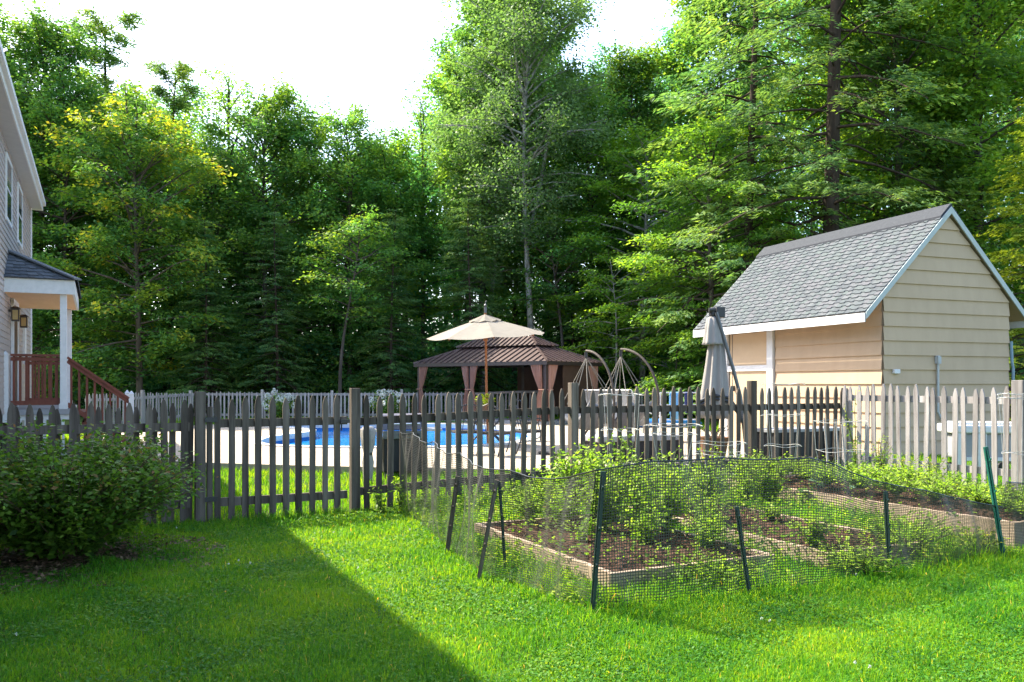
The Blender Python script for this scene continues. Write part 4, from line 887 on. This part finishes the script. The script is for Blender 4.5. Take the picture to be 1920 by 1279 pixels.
# lime plant leaves and flowers near the pool
rng = np.random.default_rng(5); n_, a_ = rnd_dirs(rng, 160); C = rng.normal(0, 1, (160, 3)); C = nrm(C)*np.array([.22, .2, .13])*rng.uniform(.4, 1, (160, 1))+np.array([0, 0, .26])
LIME = leafm('lime_leaf', [(0, (.22, .30, .02)), (1, (.42, .46, .04))]); link('foliage', leaf_mesh('foliage', C, a_, n_, np.full(160, .075), np.full(160, .7), rng.random(160)), LIME, pot)
def hydrangea(px_, d, label, r):
    x = (px_-960)/FOC*d; t = plant('hydrangea', label, 'shrub', (x, d), 1.15, r, 60, 20, .11, LEAF, .7, 130+int(px_), erect=.2)
    rng = np.random.default_rng(int(px_)); cs = []
    for k in range(22):
        a = rng.uniform(0, 6.28); rr = r*rng.uniform(.1, .95)**.5; c = np.array([rr*math.cos(a), rr*math.sin(a), 1.18*(1-.4*(rr/r)**2)*rng.uniform(.72, 1.02)]); cs.append(c+nrm(rng.normal(0, 1, (45, 3)))*.085)
    C = np.concatenate(cs); n_ = rng.normal(0, 1, C.shape); a_ = rng.normal(0, 1, C.shape); link('flower_heads', leaf_mesh('flower_heads', C, a_, n_, np.full(len(C), .05), np.full(len(C), .9), rng.random(len(C))), PETAL, t)
hydrangea(728, 28.9, 'white hydrangea bush at the far fence left of the gazebo', .75)
hydrangea(525, 29.0, 'white flowered bush at the far fence seen through the gate', .6)
# ------------------------------------------------------------------ grass
def in_rect(x, y, ox, oy, w, l, m=.0):
    dx, dy = x-ox, y-oy; a = dx*AX[0]+dy*AX[1]; b = dx*AV[0]+dy*AV[1]
    return (a > -m) & (a < w+m) & (b > -m) & (b < l+m)
def fence_side(x, y): return (x-F0.x)*AV[0]+(y-F0.y)*AV[1]          # >0 beyond the fence
DK = np.array(DECKP)
def in_poly(x, y, poly):
    r = np.zeros(len(x), bool); n = len(poly)
    for i in range(n):
        x0, y0 = poly[i]; x1, y1 = poly[(i+1) % n]
        c = ((y0 > y) != (y1 > y)) & (x < (x1-x0)*(y-y0)/(y1-y0+1e-9)+x0); r ^= c
    return r
def wob(x, y, f): return np.sin(x*f*1.3+1.1*np.sin(y*f*.9))*np.cos(y*f*1.1+.8*np.sin(x*f*.7))
def blades(rng, x, y, h, w, tint, lean=.45):
    n = len(x); z = gz(x, y); a = rng.uniform(0, 6.283, n); fx, fy = np.cos(a), np.sin(a); b = rng.uniform(0, 6.283, n); ln = h*np.abs(rng.normal(0, lean, n))
    lx, ly = np.cos(b)*ln, np.sin(b)*ln; w = w*.5
    v0 = np.stack([x-fx*w, y-fy*w, z-.005], 1); v1 = np.stack([x+fx*w, y+fy*w, z-.005], 1)
    mx, my, mz = x+lx*.35, y+ly*.35, z+h*.6
    v2 = np.stack([mx+fx*w*.8, my+fy*w*.8, mz], 1); v3 = np.stack([mx-fx*w*.8, my-fy*w*.8, mz], 1); v4 = np.stack([x+lx, y+ly, z+h*np.clip(1-.35*(ln/h)**2, .35, 1)], 1)
    V = np.stack([v0, v1, v2, v3, v4], 1).reshape(-1, 3); base = np.arange(n)*5
    lo = (base[:, None]+np.array([0, 1, 2, 3, 3, 2, 4])).ravel(); st = (np.arange(n)[:, None]*7+np.array([0, 4])).ravel()
    return V, lo, st, np.repeat(tint, 2)
def stuff_blades(name, x, y, h, w, tint, rng, mat=None, lean=.45):
    V, lo, st, tt = blades(rng, x, y, h, w, tint, lean)
    return tag(link(name, np_mesh(name, V, lo, st, tt), mat or GRASS), kind='stuff')
rng = np.random.default_rng(21)
def scatter(n, d0, d1, ex=.63, pw=1.4):
    u = rng.random(n); k = 1-pw+1                      # density falls with distance
    d = (d0**k+u*(d1**k-d0**k))**(1/k); x = rng.uniform(-ex, ex, n)*d; return x, d
beds = ((.66, 5.72, 1.45, 2.3), (2.36, 6.36, 1.05, 2.9), (4.16, 7.06, 1.15, 3.7))
x, y = scatter(430000, 3.55, 13.0, pw=1.75)
keep = (fence_side(x, y) < -.0)
for b in beds: keep &= ~in_rect(x, y, *b)
keep &= ((x+3.62)**2+(y-6.95)**2 > .35+.25*wob(x, y, 6))
x, y = x[keep], y[keep]
garden = (y > 5.15+(x-.5)*.48-.05) & (x > .45-(y-5.15)*.42)
thin = garden & (rng.random(len(x)) < .35+.3*wob(x, y, 3)); x, y, garden = x[~thin], y[~thin], garden[~thin]
fd = -fence_side(x, y)
edge = np.exp(-(fd/.22)**2)+.8*np.exp(-((y-(5.05+(x-.5)*.48))/.12)**2)*(x > .4)
h = (.024+.034*rng.random(len(x))**1.5)*(1+.35*wob(x, y, 2.2)+.25*wob(x+5, y, 6))*(1+1.6*edge*rng.random(len(x))+garden*2.0*rng.random(len(x))**1.5)
tint = np.clip(.47+.16*wob(x, y, 1.7)+.12*wob(x, y+3, 5)+rng.normal(0, .17, len(x)), 0, .78); dead = rng.random(len(x)) < .012; tint[dead] = rng.uniform(.9, 1, dead.sum())
stuff_blades('grass', x, y, np.clip(h, .02, .30), .0042*(y/4.5)**.7*(.7+.7*rng.random(len(x))), tint, rng, lean=.95)
# clover and small broad leaves growing in the lawn
x, y = scatter(330000, 3.55, 9.5, pw=1.6); keep = (fence_side(x, y) < -.05) & (wob(x, y, 2.6)+.6*wob(x+2, y, 6)+rng.normal(0, .45, len(x)) > -.05)
for b in beds: keep &= ~in_rect(x, y, *b)
keep &= ((x+3.62)**2+(y-6.95)**2 > 1.5); keep &= rng.random(len(x)) < .62; x, y = x[keep], y[keep]; n = len(x)
N, A = rnd_dirs(rng, n, 1.0, .35); C = np.stack([x, y, gz(x, y)+rng.uniform(.010, .036, n)], 1)
CLOVER = leafm('clover_leaf', [(0, (.025, .13, .016)), (.6, (.075, .24, .02)), (1, (.18, .34, .03))], trans=.45, tr_gain=(2.3, 1.5, .5), rnd=0)
tag(link('clover', leaf_mesh('clover', C, A, N, rng.uniform(.012, .022, n)*(y/4.5)**.5, np.full(n, .8), np.clip(.5+.25*wob(x, y, 4)+rng.normal(0, .18, n), 0, 1)), CLOVER), kind='stuff')
x, y = scatter(60, 3.6, 8.0); keep = (fence_side(x, y) < -.3) & (wob(x, y, 1.3) > .1); x, y = x[keep], y[keep]; cs = []
for a, b in zip(x, y): cs.append(np.array([a, b, float(gz(a, b))+.06])+nrm(rng.normal(0, 1, (14, 3)))*.007)
C = np.concatenate(cs); tag(link('clover_blossoms', leaf_mesh('clover_blossoms', C, rng.normal(0, 1, C.shape), rng.normal(0, 1, C.shape), np.full(len(C), .007), np.full(len(C), .9), rng.random(len(C))), PETAL), kind='stuff')
# brown leaf litter under the shrub and along the fence foot
n = 9000; a = rng.uniform(0, 6.283, n); q = rng.random(n)**.6*1.35; x = -3.75+q*np.cos(a)*1.1; y = 6.75+q*np.sin(a)*.9; N, A = rnd_dirs(rng, n, 1.0, .35)
LITTER = leafm('leaf_litter', [(0, (.05, .032, .02)), (.6, (.14, .085, .05)), (1, (.26, .17, .10))], trans=.1, rnd=0)
tag(link('leaf_litter', leaf_mesh('leaf_litter', np.stack([x, y, gz(x, y)+rng.uniform(.004, .022, n)], 1), A*np.array([1, 1, .3]), N, rng.uniform(.02, .055, n), np.full(n, .55), rng.random(n)), LITTER), kind='stuff')
# weeds between the beds
x, y = scatter(95000, 5.2, 10.5, pw=1.4); garden = (y > 5.2+(x-.5)*.48) & (x > .42-(y-5.15)*.42) & (fence_side(x, y) < -.08) & (wob(x, y, 2.4)+.5*wob(x, y, 7) > -.45)
ib = np.zeros(len(x), bool)
for b in beds: ib |= in_rect(x, y, *b)
garden &= ~(ib & (rng.random(len(x)) < .86)); x, y, ib = x[garden], y[garden], ib[garden]; n = len(x); N, A = rnd_dirs(rng, n, .8, .5)
hz = np.where(ib, .16, 0)+rng.uniform(.01, 1, n)**1.4*(.15+.13*wob(x+1, y, 3))
tag(link('weeds', leaf_mesh('weeds', np.stack([x, y, gz(x, y)+np.maximum(hz, .01)], 1), A, N, rng.uniform(.02, .05, n), rng.uniform(.3, .8, n), np.clip(.5+.3*wob(x, y, 3)+rng.normal(0, .16, n), 0, 1)), GARDEN), kind='stuff')
# grass between the fence and the deck, and round the far fence
x = rng.uniform(-9.5, 7.5, 90000); y = rng.uniform(8, 17, 90000); keep = (fence_side(x, y) > .05) & ~in_poly(x, y, DECKP) & (np.abs(x/y) < .62); x, y = x[keep], y[keep]
stuff_blades('yard_grass', x, y, rng.uniform(.05, .11, len(x)), np.full(len(x), .010), np.clip(.45+.2*wob(x, y, 1.5)+rng.normal(0, .14, len(x)), 0, .86), rng)
x = rng.uniform(-14, 12, 90000); y = rng.uniform(17, 31.5, 90000); keep = ~in_poly(x, y, DECKP) & (np.abs(x/y) < .62); x, y = x[keep], y[keep]
stuff_blades('far_grass', x, y, rng.uniform(.06, .14, len(x)), np.full(len(x), .022), np.clip(.55+.2*wob(x, y, .8)+rng.normal(0, .14, len(x)), 0, .86), rng)

# ------------------------------------------------------------------ trees
def lerp(a, b, t): return a+(b-a)*t
def gen_tree(seed, H, base=.2, R=3.0, shape='round', nl=60, el=(0, 50), droop=.25, spr=3.2, lpl=42, ls=.15, asp=.6, flat=.10, srad=.55, tr=.14, wob_=.25, needle=False, tipc=0., gap=.18, up=1.2, s0=.25, top_bias=.0, bare=0, fork=None, lean=0.):
    rng = np.random.default_rng(seed); m = MB()
    ph = rng.uniform(0, 6.28, 3)
    def tk(z): f = z/H; return np.array([wob_*f*math.sin(3*f+ph[0])+lean*z, wob_*f*math.cos(2.4*f+ph[1]), z])
    zs = np.linspace(-.3, H*.97, 12); m.tube([tuple(tk(z)) for z in zs], [max(.015, tr*(1-.88*max(z, 0)/H)+(.25*tr*math.exp(-max(z, 0)/.3))) for z in zs], 8)
    C, A, N, S, T = [], [], [], [], []
    def limb(o, az, e, L, first=True):
        hd = np.array([math.cos(az), math.sin(az), 0.]); pp = np.array([-hd[1], hd[0], 0.]); cb = rng.normal(0, .12)
        def pos(s): return o+hd*math.cos(e)*L*s+pp*cb*L*s*s+np.array([0, 0, math.sin(e)*L*s-droop*L*s*s])
        r0 = max(.012, min(.055, .016*L)); m.tube([tuple(pos(s)) for s in (0, .3, .6, .95)], [r0, r0*.75, r0*.5, r0*.2], 4, cap=False)
        tl = rng.normal(0, .10)
        for k in range(max(3, int(spr*L))):
            if rng.random() < gap: continue
            s = s0+(1-s0)*rng.random()**.75; side = rng.choice((-1, 1)); lat = .42*L*(1.12-s)*rng.random()
            c = pos(s)+pp*side*lat+np.array([0, 0, -.12*lat+rng.normal(0, .07)]); b = pos(s*.82)
            d = hd*math.cos(e)+pp*side*(.3+.7*lat/(.42*L+.01)); d = d/np.linalg.norm(d); q = np.array([-d[1], d[0], 0.])
            if k % 2 == 0: m.tube([tuple(b), tuple(c)], [.010, .005], 3, cap=False)
            n = int(lpl*rng.uniform(.6, 1.3)); sr = srad*rng.uniform(.7, 1.25)
            u = rng.normal(0, .5, n)*sr; v = rng.normal(0, .42, n)*sr; w = rng.normal(0, flat, n)
            if needle:                                # feathery: short twiglets on both sides of a drooping axis
                u = rng.uniform(-.2, 1.15, n)*sr; sd = rng.choice((-1, 1), n); lt = np.abs(rng.normal(0, .30, n))*sr*(1.15-np.clip(u/sr, 0, 1)); v = sd*lt
                P0 = c+d*u[:, None]+q*v[:, None]; P0[:, 2] += w*.5-.35*droop*(u*u)/sr-.25*lt
                ax = d*.8+q*sd[:, None]*.8+rng.normal(0, .22, (n, 3)); ax[:, 2] -= .25+droop*.5
            else:
                P0 = c+d*u[:, None]+q*v[:, None]; P0[:, 2] += w-.18*(u*u+v*v)/sr
                ax = d*.7+rng.normal(0, .6, (n, 3)); ax[:, 2] = -.25+rng.normal(0, .25, n)
            nn = rng.normal(0, .42, (n, 3)); nn[:, 2] += up; nn += d*.25
            C.append(P0); A.append(ax); N.append(nn); S.append(ls*rng.uniform(.65, 1.2, n))
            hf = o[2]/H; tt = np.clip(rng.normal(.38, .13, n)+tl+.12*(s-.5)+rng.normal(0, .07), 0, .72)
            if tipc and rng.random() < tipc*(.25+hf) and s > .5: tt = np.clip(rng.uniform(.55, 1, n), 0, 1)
            T.append(tt)
    for i in range(nl):
        t = (i+rng.random())/nl; z = lerp(base*H, H*.97, t**(1-.3*top_bias))
        if shape == 'round': pr = math.sin(math.pi*(.12+.83*t))**.75
        elif shape == 'cone': pr = (1-t)**.8+.04
        elif shape == 'oval': pr = math.sin(math.pi*(.2+.75*t))**.9
        elif shape == 'flat': pr = (1-.55*t)
        elif shape == 'plume': pr = (.65+.35*math.sin(7*t))*(1-.62*t)
        az = i*2.39996+rng.normal(0, .35); e = math.radians(lerp(el[0], el[1], t))+rng.normal(0, .12)
        L_ = max(.35, R*pr*rng.uniform(.62, 1.12)/max(.45, math.cos(e)))
        limb(tk(z), az, e, L_)
    for i in range(bare):                              # dead lower branches
        z = H*rng.uniform(.06, .6); az = rng.uniform(0, 6.28); L_ = rng.uniform(.8, 2.4); hd = np.array([math.cos(az), math.sin(az), 0]); o = tk(z)
        pts = [o]; dd = hd*1.0+np.array([0, 0, rng.normal(0, .3)])
        for k in range(4): dd = dd+rng.normal(0, .22, 3)-np.array([0, 0, .10]); pts.append(pts[-1]+dd*L_/4)
        m.tube([tuple(p) for p in pts], [.03, .024, .018, .012, .006], 4, cap=False)
        for k in (2, 3): m.tube([tuple(pts[k]), tuple(pts[k]+rng.normal(0, .35, 3))], [.010, .004], 3, cap=False)
    if fork:
        z0, dx, dy, z1 = fork; o = tk(z0); m.tube([tuple(o), tuple(o+np.array([dx*.3, dy*.3, (z1-z0)*.25])), tuple(o+np.array([dx, dy, z1-z0]))], [tr*.62, tr*.55, tr*.3], 7)
    C, A, N, S, T = map(np.concatenate, (C, A, N, S, T))
    return leaf_mesh('crown', C, A, N, S, np.full(len(C), asp), T), m.mesh('trunk', True), len(C)
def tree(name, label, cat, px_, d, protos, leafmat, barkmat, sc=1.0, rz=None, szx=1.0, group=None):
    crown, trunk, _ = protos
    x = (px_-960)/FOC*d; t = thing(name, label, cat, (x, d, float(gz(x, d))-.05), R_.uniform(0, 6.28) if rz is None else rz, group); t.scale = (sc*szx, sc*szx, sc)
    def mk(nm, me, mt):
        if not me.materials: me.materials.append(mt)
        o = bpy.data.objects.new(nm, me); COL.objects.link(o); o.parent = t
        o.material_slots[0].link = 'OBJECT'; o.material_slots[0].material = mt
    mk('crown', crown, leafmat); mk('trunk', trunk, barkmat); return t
MAP = [gen_tree(1, 14, .08, 3.3, 'round', 90, (-5, 55), .16, lpl=66, ls=.17, flat=.2, up=.8), gen_tree(2, 14, .10, 3.0, 'oval', 84, (0, 60), .14, lpl=66, ls=.17, flat=.2, up=.8), gen_tree(3, 14, .06, 3.6, 'round', 96, (-10, 50), .2, gap=.25, lpl=66, ls=.17, flat=.18, up=.8)]
TALL = [gen_tree(4, 18, .24, 3.2, 'oval', 104, (5, 62), .12, tr=.2, lpl=70, ls=.18, flat=.22, up=.8), gen_tree(5, 18, .16, 3.6, 'round', 110, (0, 58), .15, tr=.2, lpl=70, ls=.18, flat=.22, up=.8)]
BIR = gen_tree(6, 15.5, .40, 3.2, 'oval', 84, (18, 62), .3, spr=3.6, lpl=62, ls=.125, asp=.66, flat=.26, gap=.2, tr=.15, wob_=.9, fork=(6.2, 1.3, .3, 12.0), up=.5)
SPARSE = gen_tree(7, 14.5, .3, 2.6, 'oval', 46, (15, 65), .2, spr=2.6, lpl=34, ls=.14, flat=.18, gap=.3)
HEM = [gen_tree(8, 15, .05, 3.3, 'cone', 120, (-4, 18), .30, spr=3.6, lpl=62, ls=.19, asp=.28, flat=.06, srad=.8, needle=True, gap=.12), gen_tree(9, 15, .03, 3.6, 'cone', 116, (-8, 12), .34, spr=3.4, lpl=62, ls=.19, asp=.28, flat=.06, srad=.85, needle=True, gap=.16)]
BIGHEM = gen_tree(10, 24, .26, 5.0, 'flat', 92, (-4, 20), .30, spr=3.0, lpl=74, ls=.19, asp=.26, flat=.07, srad=.9, needle=True, gap=.14, tr=.30, bare=46, s0=.36)
PINE = gen_tree(12, 18, .35, 3.0, 'plume', 48, (10, 55), .05, spr=4.6, lpl=80, ls=.25, asp=.2, flat=.12, srad=.42, gap=.14, up=.6, tr=.15)
BEE = [gen_tree(13, 11, .12, 4.0, 'round', 70, (-4, 40), .22, spr=3.3, lpl=60, ls=.15, flat=.07, srad=.66, gap=.16), gen_tree(14, 9, .12, 3.4, 'flat', 48, (0, 32), .2, spr=3.4, lpl=60, ls=.15, flat=.06, srad=.62, gap=.14)]
YMAP = gen_tree(15, 11.5, .12, 3.5, 'round', 88, (2, 52), .18, spr=3.2, lpl=62, ls=.165, flat=.13, tipc=.24, gap=.2, up=.9)
SAP = gen_tree(16, 6, .34, 1.7, 'oval', 26, (5, 45), .2, spr=4, lpl=40, ls=.13, flat=.06, srad=.44, gap=.2, tr=.055, wob_=.5)
THIN = gen_tree(17, 7.4, .50, 2.1, 'oval', 30, (10, 50), .18, spr=3.4, lpl=46, ls=.14, flat=.08, srad=.52, gap=.2, tr=.08, wob_=.6)
def T_(*a, **k): return tree(*a, **k)
# left side
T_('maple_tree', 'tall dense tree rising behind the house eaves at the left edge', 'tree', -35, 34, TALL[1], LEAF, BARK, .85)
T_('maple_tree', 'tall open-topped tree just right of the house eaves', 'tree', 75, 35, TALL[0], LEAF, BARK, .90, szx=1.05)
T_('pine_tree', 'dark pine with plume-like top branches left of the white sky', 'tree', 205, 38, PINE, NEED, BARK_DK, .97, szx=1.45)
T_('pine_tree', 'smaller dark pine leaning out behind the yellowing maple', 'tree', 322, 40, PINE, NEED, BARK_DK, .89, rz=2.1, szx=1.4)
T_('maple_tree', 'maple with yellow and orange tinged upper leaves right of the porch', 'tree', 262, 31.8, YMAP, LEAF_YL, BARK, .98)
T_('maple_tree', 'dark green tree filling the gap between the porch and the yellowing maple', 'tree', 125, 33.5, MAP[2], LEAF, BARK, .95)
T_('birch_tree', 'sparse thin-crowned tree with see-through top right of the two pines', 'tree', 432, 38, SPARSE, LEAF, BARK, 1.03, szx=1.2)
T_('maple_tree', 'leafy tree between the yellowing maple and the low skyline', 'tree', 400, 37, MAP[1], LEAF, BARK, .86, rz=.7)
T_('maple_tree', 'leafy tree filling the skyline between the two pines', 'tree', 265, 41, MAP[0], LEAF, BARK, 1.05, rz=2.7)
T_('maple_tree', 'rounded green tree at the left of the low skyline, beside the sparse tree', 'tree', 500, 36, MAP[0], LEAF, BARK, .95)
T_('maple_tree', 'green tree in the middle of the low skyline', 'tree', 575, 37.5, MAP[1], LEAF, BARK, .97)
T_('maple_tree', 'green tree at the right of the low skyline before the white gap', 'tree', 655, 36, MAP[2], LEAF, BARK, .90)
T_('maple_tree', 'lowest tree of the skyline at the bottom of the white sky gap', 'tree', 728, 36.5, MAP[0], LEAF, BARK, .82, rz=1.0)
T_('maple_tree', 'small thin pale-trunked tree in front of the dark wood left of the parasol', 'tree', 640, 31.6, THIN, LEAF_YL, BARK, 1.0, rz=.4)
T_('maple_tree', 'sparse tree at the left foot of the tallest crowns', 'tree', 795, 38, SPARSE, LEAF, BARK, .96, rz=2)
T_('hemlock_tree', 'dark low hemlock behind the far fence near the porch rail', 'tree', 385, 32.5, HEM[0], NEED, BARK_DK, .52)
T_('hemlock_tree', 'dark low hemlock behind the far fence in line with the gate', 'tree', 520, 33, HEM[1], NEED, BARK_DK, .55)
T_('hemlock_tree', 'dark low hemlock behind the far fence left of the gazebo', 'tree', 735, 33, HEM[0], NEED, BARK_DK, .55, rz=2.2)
# middle
T_('maple_tree', 'tallest dense green crown left of the birch, reaching the top edge', 'tree', 905, 36, TALL[0], LEAF, BARK, 1.03, szx=.86)
T_('maple_tree', 'tall crown behind the birch at the top edge', 'tree', 965, 39, TALL[1], LEAF, BARK, 1.10, szx=.7)
T_('birch_tree', 'birch with pale forked trunk and small grey-green leaves above the gazebo', 'tree', 1000, 33.5, BIR, LEAF_BR, BARK_BIRCH, 1.06, rz=.2, szx=.95)
T_('birch_tree', 'slimmer pale tree between the dense tall crown and the forked birch', 'tree', 905, 35, BIR, LEAF_BR, BARK_BIRCH, .88, rz=2.6)
T_('hemlock_tree', 'dark feathery hemlock directly behind the cream parasol', 'tree', 885, 32.6, HEM[1], NEED, BARK_DK, .58, szx=1.05)
T_('maple_tree', 'bright green tree right of the forked birch', 'tree', 1105, 36, MAP[1], LEAF, BARK, 1.0)
T_('maple_tree', 'yellowish green topped tree below the small gap of sky right of the birch', 'tree', 1190, 38, TALL[0], LEAF_YL, BARK, .88, rz=1.7, szx=.95)
T_('maple_tree', 'tall tree at the right side of the upper sky gap', 'tree', 1355, 37, TALL[1], LEAF, BARK, 1.02, rz=.9)
T_('beech_tree', 'spreading sunlit beech with leaning pale trunk above the hanging chairs', 'tree', 1205, 33, BEE[0], LEAF_LIT, BARK_BIRCH, 1.0)
T_('sapling', 'slender sapling with bright leaves right of the gazebo roof', 'sapling', 1150, 30.8, SAP, LEAF_LIT, BARK_BIRCH, 1.0, rz=1.2)
T_('hemlock_tree', 'dark hemlock in the shade right of the gazebo', 'tree', 1075, 34, HEM[0], NEED, BARK_DK, .62, rz=.5)
T_('maple_tree', 'shaded small tree with a thin grey trunk above the gazebo roof', 'tree', 1055, 32.4, THIN, LEAF, BARK, 1.06, rz=2.9)
# right
T_('beech_tree', 'bright yellow-green beech with layered boughs left of the shed roof', 'tree', 1340, 27.5, BEE[0], LEAF_LIT, BARK, .88, rz=2.0)
T_('beech_tree', 'low lit leafy tree between the hanging chairs and the closed umbrella', 'tree', 1265, 28.8, BEE[1], LEAF_LIT, BARK, .42, rz=1.0)
T_('hemlock_tree', 'huge hemlock with bare dark trunk and dead branches behind the shed ridge', 'tree', 1556, 25.2, BIGHEM, NEED, BARK_DK, .98, rz=.6)
T_('hemlock_tree', 'tall drooping hemlock left of the big bare trunk', 'tree', 1400, 27.5, HEM[1], NEED, BARK_DK, 1.35, rz=.3)
T_('maple_tree', 'bright green maple right of the big bare trunk', 'tree', 1690, 28, TALL[1], LEAF_LIT, BARK, 1.05, rz=2.2)
T_('maple_tree', 'bright green maple at the upper right behind the shed', 'tree', 1830, 27, TALL[0], LEAF_LIT, BARK, 1.0, rz=.8)
T_('maple_tree', 'leafy tree low behind the shed ridge', 'tree', 1640, 30, MAP[0], LEAF, BARK, .95, rz=3)
T_('hemlock_tree', 'yellow-green hemlock with layered boughs at the right edge beside the shed gable', 'tree', 1955, 20.4, HEM[0], NEED_Y, BARK_DK, .56, rz=.9, szx=1.2)
T_('hemlock_tree', 'tall hemlock at the top right corner', 'tree', 1930, 30, HEM[1], NEED, BARK_DK, 1.25, rz=1.9)
T_('hemlock_tree', 'dark bushy hemlock low behind the left end of the shed', 'tree', 1330, 31, HEM[0], NEED, BARK_DK, .5, rz=1.4)
# deeper wood that reads as one mass
def woods():
    rng = np.random.default_rng(77); C, A, N, S, T = [], [], [], [], []; m = MB()
    spots = []
    for row, d in enumerate((41, 46, 52, 60)):
        for px_ in range(-260, 2200, 105):
            p = px_+rng.uniform(-45, 45); dd = d+rng.uniform(-2, 2)
            if p < 380: hh = rng.uniform(12, 14.5)*d/41
            elif p < 800: hh = min(rng.uniform(10, 12.5)*d/41, (720-265)/FOC*dd+.9-float(gz(0, dd)))
            elif p < 1300: hh = rng.uniform(14, 16)*d/41
            elif p < 1400: hh = rng.uniform(13, 15)*d/41
            else: hh = rng.uniform(17, 22)*d/41
            spots.append(((p-960)/FOC*dd, dd, hh))
    for (x, y, H) in spots:
        z0 = float(gz(x, y)); m.tube([(x, y, z0-.3), (x+rng.normal(0, .3), y, z0+H*.5), (x+rng.normal(0, .4), y, z0+H*.92)], [.17, .12, .03], 6)
        k = 56; t = rng.uniform(.02, 1, k); az = rng.uniform(0, 6.28, k); r = 3.0*np.sin(np.pi*(.18+.8*t))**.8*rng.uniform(.3, 1, k)**.5
        c = np.stack([x+r*np.cos(az), y+r*np.sin(az), z0+t*H], 1)
        for q in range(k):
            n = 150; o = rng.normal(0, 1, (n, 3))*np.array([.62, .62, .22]); C.append(c[q]+o); nn = rng.normal(0, .45, (n, 3)); nn[:, 2] += 1; N.append(nn); ax = rng.normal(0, 1, (n, 3)); ax[:, 2] *= .4; A.append(ax); S.append(rng.uniform(.16, .30, n)); T.append(np.clip(rng.normal(.35, .14, n)+rng.normal(0, .1), 0, .75))
    for q in range(620):                               # undergrowth
        d = rng.uniform(34.5, 46); x = rng.uniform(-.68, .68)*d; n = 110; c = np.array([x, d, float(gz(x, d))+rng.uniform(.2, 3.6)*rng.random()**.5])
        C.append(c+rng.normal(0, 1, (n, 3))*np.array([.6, .6, .25])); nn = rng.normal(0, .45, (n, 3)); nn[:, 2] += 1; N.append(nn); ax = rng.normal(0, 1, (n, 3)); ax[:, 2] *= .4; A.append(ax); S.append(rng.uniform(.14, .26, n)); T.append(np.clip(rng.normal(.35, .14, n)+rng.normal(0, .1), 0, .75))
    C, A, N, S, T = map(np.concatenate, (C, A, N, S, T))
    o = link('woods', leaf_mesh('woods', C, A, N, S, np.full(len(C), .6), T), LEAF_DK); tag(o, 'deep mixed woodland behind the nearer trees', 'woodland', None, 'stuff')
    t = m.obj('woods_trunks', BARK, smooth=True); tag(t, 'dim trunks inside the deeper woodland', 'woodland', None, 'stuff')
woods()
